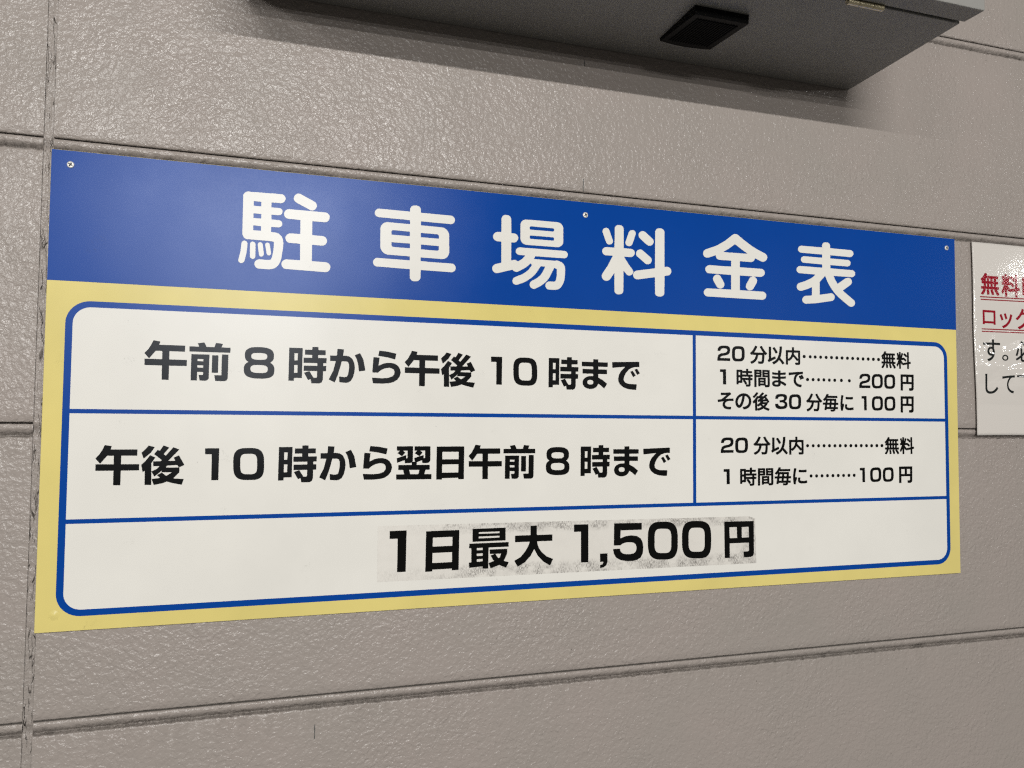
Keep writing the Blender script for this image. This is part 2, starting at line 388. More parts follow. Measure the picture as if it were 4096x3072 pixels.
# ------------------------------------------------------------------ lettering outlines (x, z in metres on the sign plane)
# each glyph: closed outlines with x and z running 0..999 across its own box; each line of text: glyph and its box
GLYPHS = {
    ',': [
        [10,0,4,6,6,196,346,253,447,413,439,416,15,426,5,429,4,586,0,598,2,997,99,999,120,997,955,989,996,986,999,429,863,177,850,169,481,34],
    ],
    '0': [
        [481,1,399,2,334,7,259,20,205,36,169,53,123,83,93,113,68,146,42,196,32,225,18,279,8,351,3,446,3,524,0,536,0,655,5,717,16,772,27,810,42,846,58,872,80,900,112,930,141,948,174,965,218,979,280,992,373,999,585,999,660,994,724,985,794,965,825,951,866,925,903,891,929,857,952,815,967,774,978,731,989,667,996,534,999,377,994,289,983,230,962,165,931,113,900,79,869,56,840,40,786,20,709,5,641,0],
        [426,184,613,183,665,191,685,198,711,212,732,232,753,268,764,308,769,348,767,584,759,667,748,712,738,736,722,760,710,774,694,786,657,803,623,811,574,816,386,816,360,813,316,803,277,781,254,755,241,729,230,689,225,643,225,527,227,515,230,379,243,299,264,251,276,234,296,217,339,196,376,188],
    ],
    '0B': [
        [565,1,399,7,324,14,246,29,188,49,130,81,89,118,57,161,44,184,28,225,8,308,0,408,0,624,8,724,19,777,47,851,63,877,91,912,114,932,160,960,219,982,254,989,310,996,447,999,632,992,697,985,748,975,818,951,879,913,908,888,939,848,971,779,985,727,996,653,999,608,999,370,993,296,985,244,974,201,955,153,922,103,881,63,850,43,807,24,761,12,700,3,662,0],
        [572,172,638,174,678,181,702,191,721,202,743,225,754,241,767,275,779,334,781,379,781,601,776,660,759,720,746,743,721,771,683,791,651,801,560,811,380,813,316,801,289,787,259,758,240,720,228,672,223,605,223,396,228,332,234,301,245,270,253,253,270,231,293,211,329,193,369,183,410,179],
    ],
    '0C': [
        [564,1,395,7,341,12,253,27,198,44,145,70,94,111,57,158,28,222,8,306,0,401,0,617,3,667,11,736,22,784,44,844,60,872,86,905,119,935,143,951,183,970,221,982,309,996,449,999,633,992,698,985,749,975,789,963,824,948,878,915,905,891,939,848,969,786,985,727,996,646,999,439,996,427,996,346,985,253,974,206,950,146,915,96,878,63,848,43,805,24,770,14,698,3,660,0],
        [570,177,647,181,679,189,695,196,714,207,730,222,749,251,760,277,769,315,774,367,774,627,766,686,754,722,741,748,714,778,684,795,649,806,604,813,508,818,368,818,320,808,299,799,276,784,258,762,239,724,228,677,222,610,222,384,230,318,245,272,269,234,285,219,309,205,341,193,406,183],
    ],
    '0s': [
        [335,1,265,7,207,20,162,36,139,48,112,67,75,101,51,137,33,172,13,241,3,315,0,360,0,560,5,655,15,722,31,779,46,815,58,838,80,869,117,906,134,920,164,939,195,953,245,970,302,982,360,989,435,994,558,997,571,999,664,999,752,989,794,979,840,963,890,932,919,905,946,869,968,824,978,796,994,722,999,670,999,401,996,356,984,270,976,239,956,187,938,153,922,131,880,88,842,63,769,32,689,14,591,5,453,2,441,0],
        [387,180,451,178,463,181,581,183,649,193,689,210,709,224,732,251,745,275,758,320,766,384,768,598,763,674,755,712,735,758,709,785,679,801,651,809,611,813,471,811,375,804,335,794,304,779,279,758,257,724,247,698,239,662,231,567,231,367,239,299,249,263,259,241,271,225,290,207,328,189,365,181],
    ],
    '1': [
        [803,1,502,2,489,6,488,632,482,643,482,808,468,811,14,811,0,955,0,991,9,996,190,997,219,999,985,999,998,995,999,589,993,577,988,6,984,1,973,0],
    ],
    '1B': [
        [477,0,468,6,468,161,474,172,479,803,465,806,4,808,0,872,6,884,6,995,20,999,990,999,999,993,999,872,993,860,976,4,962,0],
    ],
    '1C': [
        [744,1,503,3,495,6,489,23,482,801,474,804,359,807,129,807,3,810,0,993,9,999,974,994,988,991,999,4,985,0],
    ],
    '1s': [
        [497,0,489,6,479,810,466,814,183,814,3,817,0,855,5,867,11,984,23,987,137,987,162,990,976,999,984,993,999,8,987,5],
    ],
    '2s': [
        [4,0,0,3,0,15,12,203,85,384,278,482,585,528,632,548,718,588,780,689,747,784,741,789,629,820,461,818,333,785,268,724,247,648,241,642,206,640,26,640,22,648,48,803,148,922,300,980,511,999,758,994,778,992,924,935,988,836,999,710,969,558,875,448,862,435,657,367,367,316,253,260,246,246,230,189,236,185,995,188,999,184,999,153,990,13,938,9,741,9,728,7],
    ],
    '3s': [
        [485,1,239,14,70,99,50,132,10,213,0,334,13,340,237,357,242,351,279,249,423,191,435,188,468,190,636,190,666,196,773,265,774,282,760,379,621,437,364,439,365,579,368,582,386,585,579,597,703,650,712,660,729,753,629,825,415,825,276,774,240,684,232,673,18,664,15,667,15,674,35,834,132,945,279,985,500,999,746,989,768,986,915,929,972,822,972,727,922,603,800,527,937,461,942,453,999,336,982,182,893,75,875,65,726,17,515,0],
    ],
    '5': [
        [540,1,465,2,259,34,113,100,34,201,0,334,224,335,232,320,253,258,329,203,438,186,565,181,686,198,724,226,760,257,774,344,755,420,749,428,689,469,594,490,424,488,402,485,300,458,249,422,240,419,56,423,29,427,38,993,43,999,632,992,646,990,806,990,819,987,941,987,947,984,948,812,944,807,313,809,300,811,259,811,252,808,250,796,243,605,273,612,408,654,557,668,603,671,776,649,792,644,909,582,974,484,999,351,983,196,971,170,911,77,784,19,649,0],
    ],
    '8': [
        [455,1,386,3,286,12,210,27,157,44,125,58,83,83,51,112,22,156,8,194,0,249,0,332,9,382,17,406,30,429,53,460,87,489,138,516,141,520,99,547,66,579,49,604,32,643,24,689,24,786,32,827,40,848,61,884,76,900,111,929,173,960,217,975,262,985,331,994,410,999,573,999,676,992,771,975,845,948,903,913,920,898,943,869,967,819,975,772,975,679,967,636,951,598,928,567,895,538,855,513,906,484,942,454,961,432,980,398,994,356,999,315,999,230,990,177,969,130,942,95,913,71,887,55,837,34,774,17,668,3,623,0],
        [440,180,589,178,626,181,687,191,710,198,739,212,753,221,764,234,777,268,780,299,777,337,772,356,758,377,742,392,702,411,652,423,584,431,442,433,355,428,310,420,273,408,254,399,227,375,217,351,214,334,216,270,222,251,236,231,270,208,312,193,368,183],
        [490,596,544,595,647,602,689,612,730,632,748,653,756,679,756,724,745,758,733,772,718,782,676,799,623,809,550,813,420,813,357,809,299,796,267,781,243,758,235,734,235,679,243,655,257,638,294,617,341,604,402,597],
    ],
    'n。': [
        [480,1,363,16,261,59,247,67,159,134,136,157,66,247,19,358,0,485,0,514,16,636,64,749,136,842,158,865,250,935,363,983,483,999,512,999,636,983,749,935,846,861,860,848,933,754,980,643,999,516,999,487,983,363,942,265,933,247,849,140,749,64,636,16,514,0],
        [488,211,505,210,573,220,648,251,704,295,742,344,752,360,779,426,789,496,782,557,775,584,747,647,706,701,648,747,632,754,573,779,503,789,426,779,349,745,296,704,254,650,245,632,220,573,210,505,220,426,252,351,293,298,356,249,426,220],
    ],
    'nし': [
        [346,1,273,5,183,24,107,59,45,115,13,181,0,263,0,382,3,393,3,494,6,505,6,587,9,599,12,774,15,785,15,909,3,989,6,996,13,999,165,999,175,991,164,905,158,800,152,589,149,578,149,489,146,477,146,302,143,291,153,228,176,183,209,154,259,131,314,119,346,117,396,117,490,124,598,150,691,190,762,233,816,277,889,351,902,359,911,359,918,354,999,274,999,265,993,258,941,206,867,147,756,82,659,43,534,12,387,0],
    ],
    'nす': [
        [311,0,230,77,227,84,230,91,247,99,307,114,349,131,373,140,420,166,469,201,504,239,516,257,513,260,482,252,458,249,399,254,347,272,308,299,271,344,252,388,244,440,244,468,252,514,279,570,315,610,347,634,401,657,439,663,463,665,527,657,528,746,522,749,344,747,11,730,2,739,0,785,0,827,2,834,8,838,67,840,522,850,526,855,526,900,518,988,521,995,529,999,633,999,643,994,637,918,637,855,640,850,988,850,995,847,999,839,997,823,997,753,988,745,898,749,761,749,749,751,638,750,637,605,639,573,650,552,667,505,675,461,677,421,670,339,646,257,605,184,530,106,439,47,328,2],
        [445,351,468,350,486,353,518,369,534,388,549,419,556,458,553,500,544,521,531,538,501,559,472,567,434,564,406,552,385,536,368,514,358,493,350,456,358,416,365,400,381,379,406,362],
    ],
    'nそ': [
        [705,1,638,2,521,23,436,57,382,99,354,126,316,191,304,265,304,303,309,339,323,382,352,431,371,453,375,463,214,446,64,423,27,424,8,442,0,516,0,548,17,567,228,592,378,701,545,837,542,840,528,840,347,831,261,822,216,823,199,841,194,908,194,955,212,974,347,970,462,974,628,984,698,990,743,999,771,999,791,982,851,917,851,890,836,876,759,824,502,619,502,617,511,616,673,629,888,638,979,638,998,622,999,514,982,496,769,497,680,490,631,479,560,447,525,421,494,386,469,337,462,297,469,256,488,220,504,204,518,195,549,180,602,164,654,155,701,150,822,152,841,136,842,106,823,21,820,16,801,0],
    ],
    'nて': [
        [841,1,734,15,631,47,529,103,496,132,434,195,379,300,359,425,359,449,369,537,393,623,435,711,477,773,555,853,519,852,286,825,108,801,36,786,20,786,14,790,9,799,0,892,0,907,3,913,27,918,101,921,391,952,739,984,967,999,991,999,997,995,999,988,999,888,993,877,844,872,788,864,755,856,671,815,613,766,551,692,509,611,483,523,476,459,493,351,537,270,554,252,610,204,697,162,792,137,893,127,900,122,900,111,865,6,858,0],
    ],
    'nで': [
        [769,0,680,12,579,45,489,97,465,119,392,198,341,300,323,427,329,527,334,557,355,631,388,706,427,767,457,806,440,807,299,790,129,765,59,750,28,750,9,771,0,866,1,903,14,919,19,922,115,927,521,972,819,997,922,999,939,983,941,975,941,858,926,840,920,837,812,834,736,824,707,816,634,778,576,724,536,669,500,594,477,514,473,454,487,367,530,286,581,239,660,199,745,176,834,166,853,148,853,118,821,18,805,0],
        [774,484,758,502,718,586,668,676,668,704,684,722,740,750,765,749,789,721,833,644,871,562,871,532,853,512,801,484],
        [899,536,883,554,839,644,791,724,792,756,803,770,861,802,886,801,905,781,960,689,999,611,998,584,982,566,926,536],
    ],
    'nに': [
        [60,1,43,19,23,110,12,186,2,293,0,454,2,465,2,516,12,614,32,764,59,927,62,976,66,985,83,999,120,999,216,990,234,973,235,944,212,864,176,663,155,494,153,423,154,419,156,420,167,445,186,463,220,463,261,433,282,412,283,378,222,204,204,142,194,97,195,23,181,9,172,5,104,0],
        [640,47,565,51,480,70,428,94,372,144,347,193,340,242,340,278,345,329,356,391,361,409,377,425,419,426,492,419,509,405,511,400,511,367,495,293,498,267,514,239,555,219,606,208,704,203,804,210,898,223,950,234,975,234,982,232,996,218,999,204,999,90,982,72,911,60,822,51,726,47],
        [571,732,423,741,404,757,401,764,402,880,419,898,455,899,519,890,599,885,736,885,850,892,916,901,941,901,948,899,962,884,962,762,949,746,941,741,790,731],
    ],
    'nの': [
        [527,1,507,22,460,103,457,113,459,140,474,155,568,171,646,198,716,239,763,283,801,337,835,425,844,501,844,523,838,586,828,618,810,671,774,730,725,780,644,823,599,833,595,830,571,679,541,542,488,367,452,281,410,208,351,139,299,105,243,92,223,93,167,105,122,134,65,198,30,267,12,333,7,354,0,435,0,476,19,608,63,715,76,737,137,817,167,850,261,925,375,976,395,982,465,992,519,999,541,999,671,981,767,940,781,933,835,888,879,848,945,754,985,644,999,527,999,488,987,376,949,264,886,171,871,155,787,83,684,32,554,0],
        [228,276,239,275,256,283,272,296,292,322,322,379,351,452,382,554,409,664,428,759,437,817,434,825,384,811,292,754,242,705,202,644,187,615,157,530,150,474,152,413,166,354,187,311,200,293],
    ],
    'nま': [
        [300,1,229,4,156,18,99,41,39,85,10,130,6,144,0,176,0,209,8,252,37,295,72,325,102,346,167,373,246,390,322,394,424,393,423,478,417,482,297,482,178,486,26,498,6,516,6,619,26,638,69,638,118,632,235,623,341,618,414,618,418,624,418,713,411,717,327,717,224,721,31,735,11,754,12,859,31,875,72,876,118,869,248,858,417,851,421,857,421,913,416,951,416,980,433,997,441,999,577,999,597,984,600,980,600,946,592,877,592,861,596,858,762,869,895,885,938,884,956,870,958,863,958,765,941,748,922,744,819,735,596,721,592,716,592,628,596,625,669,627,783,636,914,652,949,651,969,633,968,525,946,509,772,493,599,484,595,480,600,382,607,364,669,346,745,320,813,290,903,243,971,201,996,180,999,176,998,151,934,70,919,59,886,58,800,115,737,152,688,176,615,206,611,203,611,167,605,131,588,97,559,66,539,49,493,23,436,7,362,0],
        [320,138,349,139,376,144,406,155,414,162,429,187,432,207,430,254,357,262,295,260,238,248,202,234,186,221,177,209,174,194,183,176,194,163,243,146,284,139],
    ],
    'nク': [
        [225,1,131,79,128,86,131,102,147,114,248,145,341,184,435,235,500,277,559,324,632,395,666,436,709,496,774,613,810,702,810,709,804,710,434,710,357,624,287,558,187,479,122,436,112,433,89,436,14,488,1,501,0,517,2,521,108,588,180,644,257,716,311,780,354,840,387,895,407,932,430,991,442,999,462,998,570,966,583,954,583,936,524,842,518,831,520,828,804,827,844,830,885,839,907,839,990,793,999,783,998,762,977,721,951,643,925,583,897,527,852,450,805,381,730,294,613,188,527,129,452,85,360,42,255,3,245,0],
    ],
    'nッ': [
        [276,0,173,105,170,112,173,133,185,145,267,175,346,212,426,259,501,313,528,335,585,388,631,441,683,513,726,590,762,672,794,765,803,800,817,858,829,937,832,945,841,955,846,957,869,956,987,917,998,905,999,884,958,732,930,648,901,574,862,495,821,425,777,362,690,261,621,195,540,131,464,82,374,33,299,0],
        [140,508,126,525,74,672,0,853,1,872,12,884,121,927,140,926,153,910,226,730,279,585,279,560,267,548,162,508],
        [455,599,444,611,433,651,397,760,334,923,334,947,336,954,351,966,444,998,467,999,473,997,483,986,515,905,587,697,595,672,595,653,594,648,585,638,564,629,480,599],
    ],
    'nロ': [
        [13,1,2,11,0,18,2,143,5,154,5,920,2,932,2,981,3,987,11,995,19,999,111,999,122,997,904,997,916,999,982,999,987,998,996,990,999,981,997,946,997,72,999,18,998,12,990,4,982,0,854,1,842,15,844,74,840,80,161,80,157,79,155,74,157,15,145,1],
        [154,232,845,232,845,844,154,845],
    ],
    'n下': [
        [431,1,425,11,425,889,419,893,8,893,0,902,1,993,10,999,993,998,999,990,999,904,997,897,991,893,531,892,531,722,545,720,615,683,783,585,862,533,931,483,938,476,938,466,882,387,876,382,867,382,771,454,706,499,585,575,538,602,531,603,530,8,522,0],
    ],
    'n以': [
        [344,0,329,14,299,52,271,81,270,109,287,125,437,203,541,298,617,419,672,581,705,771,722,984,738,999,849,996,863,982,864,948,855,827,841,705,827,617,803,512,778,428,755,370,859,266,961,154,998,104,999,75,985,60,920,13,913,11,886,11,871,25,842,66,776,147,685,244,633,183,578,129,506,73,446,36,372,0],
        [59,113,45,126,34,147,1,192,0,214,3,222,43,257,57,280,64,304,65,942,82,958,190,958,205,946,207,939,208,343,213,342,411,433,420,436,446,436,462,422,484,349,484,325,469,308,172,165,112,132,86,113],
        [478,597,461,613,442,653,393,735,300,863,300,888,304,894,317,906,379,940,411,940,426,926,478,859,525,793,568,723,591,680,591,651,578,638,508,597],
    ],
    'n内': [
        [17,1,3,12,0,19,0,804,3,811,14,821,22,823,421,824,425,829,426,985,444,999,552,999,560,997,574,982,574,829,578,824,977,823,985,821,996,811,999,804,999,96,996,78,988,60,978,46,962,31,944,21,918,12,859,5,688,2,669,17,652,64,639,91,639,121,657,135,847,134,853,150,852,258,843,255,798,223,764,224,652,337,556,424,508,461,468,402,425,352,357,292,291,246,227,210,201,209,193,211,158,247,150,251,148,15,129,0],
        [149,334,158,336,242,385,309,442,345,489,368,522,399,591,417,665,418,692,150,691],
        [848,350,852,349,853,354,852,691,575,692,571,685,561,595,674,505],
    ],
    'n分': [
        [82,0,69,13,46,51,23,78,23,108,39,123,143,169,217,224,227,236,267,286,305,361,330,441,338,489,332,492,163,492,148,505,145,519,143,519,107,489,80,489,2,560,0,564,1,589,15,604,69,648,117,697,168,760,215,831,260,918,289,984,300,997,307,999,327,999,411,975,424,961,425,936,397,869,364,804,328,742,246,626,768,625,766,633,714,700,655,788,617,852,578,929,579,957,593,971,658,998,690,998,704,984,741,911,779,850,835,772,885,711,942,654,977,626,999,601,999,578,997,573,924,500,892,500,852,540,844,541,837,391,821,208,807,128,796,92,782,69,762,45,746,32,728,23,701,15,681,13,532,13,496,16,483,30,476,62,457,110,457,135,471,149,496,150,582,143,642,143,658,148,667,160,679,204,688,256,697,343,707,487,705,491,701,492,483,492,477,482,463,400,434,304,389,215,331,142,309,120,228,57,111,0],
    ],
    'n後': [
        [156,1,144,13,142,19,141,432,136,431,109,404,84,384,57,384,44,397,1,464,0,490,2,494,88,572,130,620,168,668,204,721,233,772,249,789,253,791,276,791,323,775,361,794,400,823,447,867,497,921,547,982,562,997,589,997,654,967,670,950,671,925,644,891,547,792,546,787,634,790,767,899,794,898,857,862,869,847,868,819,852,803,782,744,800,743,806,739,844,698,909,619,936,581,977,517,982,506,982,483,970,469,960,461,909,431,895,427,893,405,850,324,817,279,750,205,796,182,841,163,936,134,987,121,999,109,999,81,974,50,952,15,940,3,913,2,857,17,746,58,704,79,634,118,555,76,503,53,427,26,337,1,312,0,305,2,293,15,278,47,271,55,269,15,255,1],
        [273,123,341,138,422,163,503,198,519,206,521,210,482,251,451,288,446,288,391,244,350,218,325,219,296,252,271,274,270,127],
        [631,281,636,280,643,285,674,312,702,343,706,352,561,352,572,336,607,300],
        [271,331,282,335,316,356,373,397,410,428,463,485,460,487,436,486,382,479,357,472,332,473,316,490,297,554,298,581,311,595,339,604,382,624,446,664,427,665,382,656,357,656,340,671,334,681,273,590,270,581],
        [847,464,853,464,848,476,827,509,821,511,636,500,616,471,620,468,789,468,807,472,827,472],
        [602,618,638,617,722,621,740,624,740,627,705,668,702,682,699,684],
        [66,675,50,691,12,742,11,767,13,774,100,848,134,883,183,943,212,985,226,999,253,999,321,972,332,960,332,930,268,843,136,709,93,675],
    ],
    'n必': [
        [419,1,389,3,356,10,326,27,319,34,302,59,292,98,288,183,284,183,153,100,64,53,54,57,2,124,3,134,8,139,83,177,151,216,193,242,288,311,290,733,300,739,382,739,389,733,390,405,391,400,393,399,460,460,520,524,615,640,677,728,719,796,742,834,795,937,807,939,884,905,889,900,889,890,826,774,754,660,687,569,598,462,489,350,390,262,390,134,393,122,400,109,417,102,436,99,650,99,671,102,681,107,690,114,702,134,712,178,719,252,719,289,724,303,730,307,737,306,776,284,809,271,815,267,817,260,810,173,798,107,779,59,749,23,709,5,667,0],
        [910,240,905,245,889,293,852,383,800,487,741,590,741,603,746,607,809,637,823,637,830,630,903,508,959,395,983,339,999,291,999,281,992,274,924,240],
        [76,269,8,298,1,305,0,313,38,387,69,465,95,549,120,665,127,675,137,676,209,656,214,651,215,644,184,506,146,385,121,322,95,274,87,268],
        [557,718,446,810,294,924,292,929,293,939,344,997,356,999,405,965,532,871,621,798,623,786,616,774,571,720],
    ],
    'n料': [
        [195,1,180,17,179,295,174,290,121,186,93,144,80,131,53,131,40,143,0,221,1,248,42,308,85,385,116,454,142,522,136,526,33,526,16,541,16,639,30,653,73,654,76,660,70,712,60,756,40,829,23,879,24,905,37,918,84,932,114,933,120,930,136,911,161,838,176,781,179,780,181,980,197,994,289,994,304,977,305,761,310,769,323,815,349,923,361,935,366,937,390,937,411,932,453,921,468,907,470,902,470,877,427,749,392,655,453,654,467,645,487,667,516,667,600,619,665,572,697,538,697,513,692,500,660,448,649,437,624,437,618,439,579,473,535,506,474,545,453,526,330,525,329,522,458,350,730,400,741,404,742,408,741,750,736,746,708,705,692,688,687,686,663,687,623,728,595,752,504,817,494,828,490,836,491,856,493,863,524,907,541,924,546,926,570,925,661,863,741,792,743,984,759,999,854,998,866,987,868,980,869,431,872,427,881,428,937,439,973,438,987,424,999,356,998,328,984,314,876,295,869,289,867,14,852,0,762,0,755,2,743,15,741,269,474,220,442,220,426,234,421,266,417,272,393,248,368,247,363,249,352,262,319,324,305,343,303,15,287,0],
    ],
    'n時': [
        [607,1,592,15,579,57,567,84,565,114,541,116,529,127,500,177,476,211,438,260,392,309,392,336,406,350,430,363,427,367,367,367,361,363,361,217,346,201,134,200,130,195,130,134,115,118,17,117,1,132,0,912,2,919,15,931,341,932,348,929,361,915,361,683,362,678,367,677,588,679,589,748,586,754,385,754,378,756,366,771,365,856,368,863,383,875,588,876,589,982,604,998,707,999,721,988,724,980,724,881,728,876,937,875,954,861,955,771,942,756,935,754,728,754,724,748,724,683,725,679,730,677,982,677,997,665,999,658,999,570,986,556,979,554,870,554,865,552,864,548,865,492,972,490,989,477,989,381,972,367,870,367,864,363,864,80,856,55,844,38,824,21,810,15,770,5,714,0],
        [594,127,723,126,730,129,730,366,522,366,531,352,566,316,609,263,649,199,650,172,647,165,635,154],
        [132,327,227,328,227,507,132,507],
        [362,492,728,491,731,496,731,550,725,554,364,553,361,548],
        [132,633,227,634,227,804,132,804],
    ],
    'n毎': [
        [574,1,522,5,507,17,500,48,487,80,488,105,499,117,506,119,647,113,666,120,674,134,672,139,248,139,245,136,237,96,221,77,189,76,118,82,105,96,104,129,129,249,151,378,146,380,17,381,1,395,0,487,14,503,166,504,172,508,190,629,191,652,187,651,128,593,101,592,70,618,37,638,25,650,23,654,23,679,36,695,84,737,120,778,157,827,201,895,245,985,259,999,305,997,359,988,373,982,382,972,383,947,361,902,361,897,364,896,930,896,937,894,948,882,949,789,932,772,289,772,284,771,261,740,261,735,266,734,853,733,865,722,868,715,868,661,859,535,860,506,982,504,998,490,999,400,997,393,982,381,851,379,847,370,838,276,838,267,842,264,953,263,960,260,972,246,972,159,969,152,955,140,819,138,806,93,788,57,760,27,733,10,690,0],
        [269,264,413,264,428,361,429,379,287,379],
        [545,264,703,264,713,339,715,379,561,379,555,355,544,271],
        [307,505,442,505,446,517,454,609,323,609,319,600,306,512],
        [575,505,726,505,732,584,731,609,586,609],
    ],
    'n無': [
        [883,0,866,16,813,109,733,219,733,246,749,262,763,266,764,268,761,269,635,268,648,253,664,219,689,156,709,93,714,73,714,43,697,25,632,11,605,11,598,13,584,27,564,100,523,212,522,237,537,253,600,265,603,268,598,269,228,268,246,262,259,248,259,219,243,183,205,111,157,43,132,15,119,2,87,2,19,29,6,43,5,70,47,118,81,165,119,237,131,266,128,269,33,270,25,273,14,286,14,379,30,393,154,394,156,509,155,513,150,515,62,515,47,527,45,534,45,622,59,640,2,687,0,692,0,714,19,736,70,777,124,836,160,883,194,935,220,984,233,998,259,999,272,996,336,978,348,966,350,962,350,937,323,888,324,882,930,882,937,880,948,868,949,777,947,770,932,758,847,758,841,755,841,644,842,640,847,639,937,639,949,629,954,620,954,532,937,515,842,513,841,399,842,395,847,393,964,393,980,379,981,286,970,273,962,270,867,269,864,266,912,204,962,131,998,68,999,43,988,30,980,25,910,0],
        [349,11,337,23,332,32,330,95,321,167,312,210,313,239,329,254,388,260,424,260,438,246,450,185,461,102,463,36,444,20,379,11],
        [282,394,333,393,339,397,339,509,336,515,286,515,280,512],
        [463,394,525,395,525,514,462,513],
        [648,394,713,395,713,514,648,513],
        [123,640,154,640,155,670,128,648],
        [282,640,333,639,339,642,339,752,336,758,286,758,280,755],
        [463,640,525,640,525,757,462,757],
        [648,640,713,640,713,757,648,757],
    ],
    'n間': [
        [15,1,2,12,0,19,1,984,13,997,20,999,457,998,470,987,472,980,471,591,459,578,452,576,144,574,143,17,125,0],
        [714,1,699,15,681,73,666,101,392,101,389,98,388,62,373,48,271,47,255,60,253,66,253,532,266,547,273,549,722,548,734,537,737,530,737,141,743,137,852,138,856,145,856,570,850,574,538,574,530,576,520,586,517,593,518,982,530,997,538,999,981,999,997,987,999,980,999,100,996,82,989,62,970,39,950,23,922,12,857,2],
        [390,219,595,218,598,224,598,267,592,270,392,270,389,264],
        [390,386,595,385,598,390,598,426,592,430,392,429,389,424],
        [145,692,330,691,334,696,334,730,328,733,147,733,143,728],
        [657,692,852,691,856,696,856,730,850,733,659,733,656,728],
        [145,847,330,846,334,849,334,879,328,882,147,882,143,876],
        [657,847,852,846,856,849,856,879,850,882,659,882,656,876],
    ],
    'か': [
        [450,1,290,14,286,37,279,182,283,188,419,168,488,184,493,189,522,255,546,423,544,543,519,612,471,635,349,635,342,632,302,449,240,225,163,8,159,7,129,21,0,90,6,109,116,352,179,629,177,634,173,635,25,637,24,792,27,795,51,798,154,798,206,802,210,815,220,988,225,999,266,999,397,990,398,985,379,805,433,806,541,789,633,719,686,599,703,469,703,433,692,304,658,169,602,62,531,13,466,0],
        [824,352,821,357,789,583,746,726,694,827,841,894,846,892,853,878,939,705,999,385,996,381,984,379,834,351],
    ],
    'で': [
        [823,1,707,5,556,26,394,85,280,181,227,283,215,365,215,380,244,519,315,647,430,766,462,800,464,806,13,758,10,762,7,780,0,939,2,957,37,961,87,961,935,999,976,997,979,985,981,809,840,807,807,804,676,763,587,698,499,596,437,475,412,373,423,306,455,268,480,244,583,210,711,202,881,199,882,173,867,4,861,0],
        [754,448,652,631,654,636,676,647,737,677,846,516,840,508,759,449],
        [904,531,897,539,806,713,811,719,892,752,900,747,999,593,995,587],
    ],
    'ま': [
        [296,1,245,8,182,27,132,50,86,83,65,108,48,141,40,163,32,203,32,225,37,253,60,306,91,344,127,373,185,404,233,420,273,428,380,435,435,434,436,508,430,511,33,512,29,517,27,665,33,668,101,668,114,666,433,666,437,672,436,748,430,752,8,752,4,755,1,800,0,905,433,904,437,910,438,998,623,999,629,995,629,910,633,904,999,903,996,758,992,752,638,752,632,748,631,670,635,664,964,664,970,660,968,515,964,509,638,511,632,508,631,398,635,391,807,308,973,189,970,179,864,32,861,29,855,31,729,128,633,183,629,182,603,127,578,94,547,64,511,41,466,22,405,7,349,0],
        [300,153,359,152,377,155,413,167,429,182,436,191,442,210,442,241,438,256,431,270,415,285,397,294,367,302,306,304,261,297,240,287,229,277,220,263,214,239,214,218,225,187,242,170,262,160],
    ],
    'ら': [
        [258,1,76,2,40,6,12,115,0,175,362,162,552,177,706,226,773,296,782,375,756,429,747,442,670,477,599,485,574,485,445,465,335,420,230,353,208,326,13,331,9,337,9,363,42,784,45,796,49,799,252,784,224,560,225,542,395,611,514,633,599,637,657,637,800,613,900,551,919,536,982,441,985,429,999,358,999,344,968,234,954,213,882,127,753,55,604,19,362,0],
        [791,748,514,802,209,839,207,846,241,998,252,999,544,975,838,924,798,751],
    ],
    '円': [
        [651,0,647,3,645,15,626,155,632,159,784,169,797,175,818,211,820,401,815,405,544,405,532,407,180,406,171,6,165,2,1,4,0,102,2,114,2,312,5,324,5,522,7,534,10,944,13,995,998,999,999,929,997,917,997,775,994,763,992,469,989,457,989,317,987,305,987,163,984,131,943,44,857,8,824,2],
        [173,544,425,544,428,633,428,744,431,756,429,843,289,844,277,841,177,840,174,751,174,638,171,626],
        [714,544,822,542,828,546,830,722,832,734,832,835,829,841,610,844,604,840,597,548,603,545],
    ],
    '円B': [
        [669,0,663,8,638,151,639,158,792,159,827,182,828,391,825,395,792,397,182,401,181,275,183,263,183,20,186,8,179,5,82,5,14,9,13,149,10,160,10,336,8,348,8,524,5,536,5,712,3,724,3,900,0,912,2,998,139,999,152,997,433,997,446,994,727,994,739,992,998,990,999,113,986,70,971,32,887,0],
        [394,541,425,540,431,543,422,817,418,838,217,840,172,836,171,808,182,546,232,542],
        [594,543,830,544,822,831,784,835,589,833,590,553],
    ],
    '前': [
        [781,1,644,3,618,149,625,152,790,154,792,617,794,629,794,698,800,702,949,699,952,693,952,272,950,260,949,75,923,25,917,20,862,0],
        [193,3,54,5,48,8,51,682,56,685,486,687,489,682,489,577,487,565,484,63,448,15,438,10,392,2,265,5,262,11,238,146,243,150,327,150,337,155,346,165,345,220,335,226,205,230,201,225,199,8,198,4],
        [630,215,558,216,552,220,554,670,560,673,704,673,708,667,707,218,702,214],
        [223,341,339,340,343,344,345,396,339,400,205,402,201,396,202,346,205,343],
        [203,508,337,507,343,515,343,560,337,564,205,564,201,558],
        [663,750,4,752,0,758,0,881,6,885,231,885,233,891,196,972,203,975,354,999,361,994,410,888,416,885,603,886,639,993,644,999,805,980,810,977,810,972,780,893,781,886,999,883,999,751],
    ],
    '午': [
        [513,1,422,2,416,6,414,363,15,364,10,368,7,380,7,501,5,513,5,522,8,526,410,523,415,527,413,729,410,735,261,734,111,539,95,553,0,667,0,672,9,684,83,765,152,886,194,984,204,999,358,974,358,967,339,896,343,890,943,890,949,886,949,739,945,733,582,734,581,527,587,523,995,521,999,515,998,366,582,363,580,4,575,0],
    ],
    '場': [
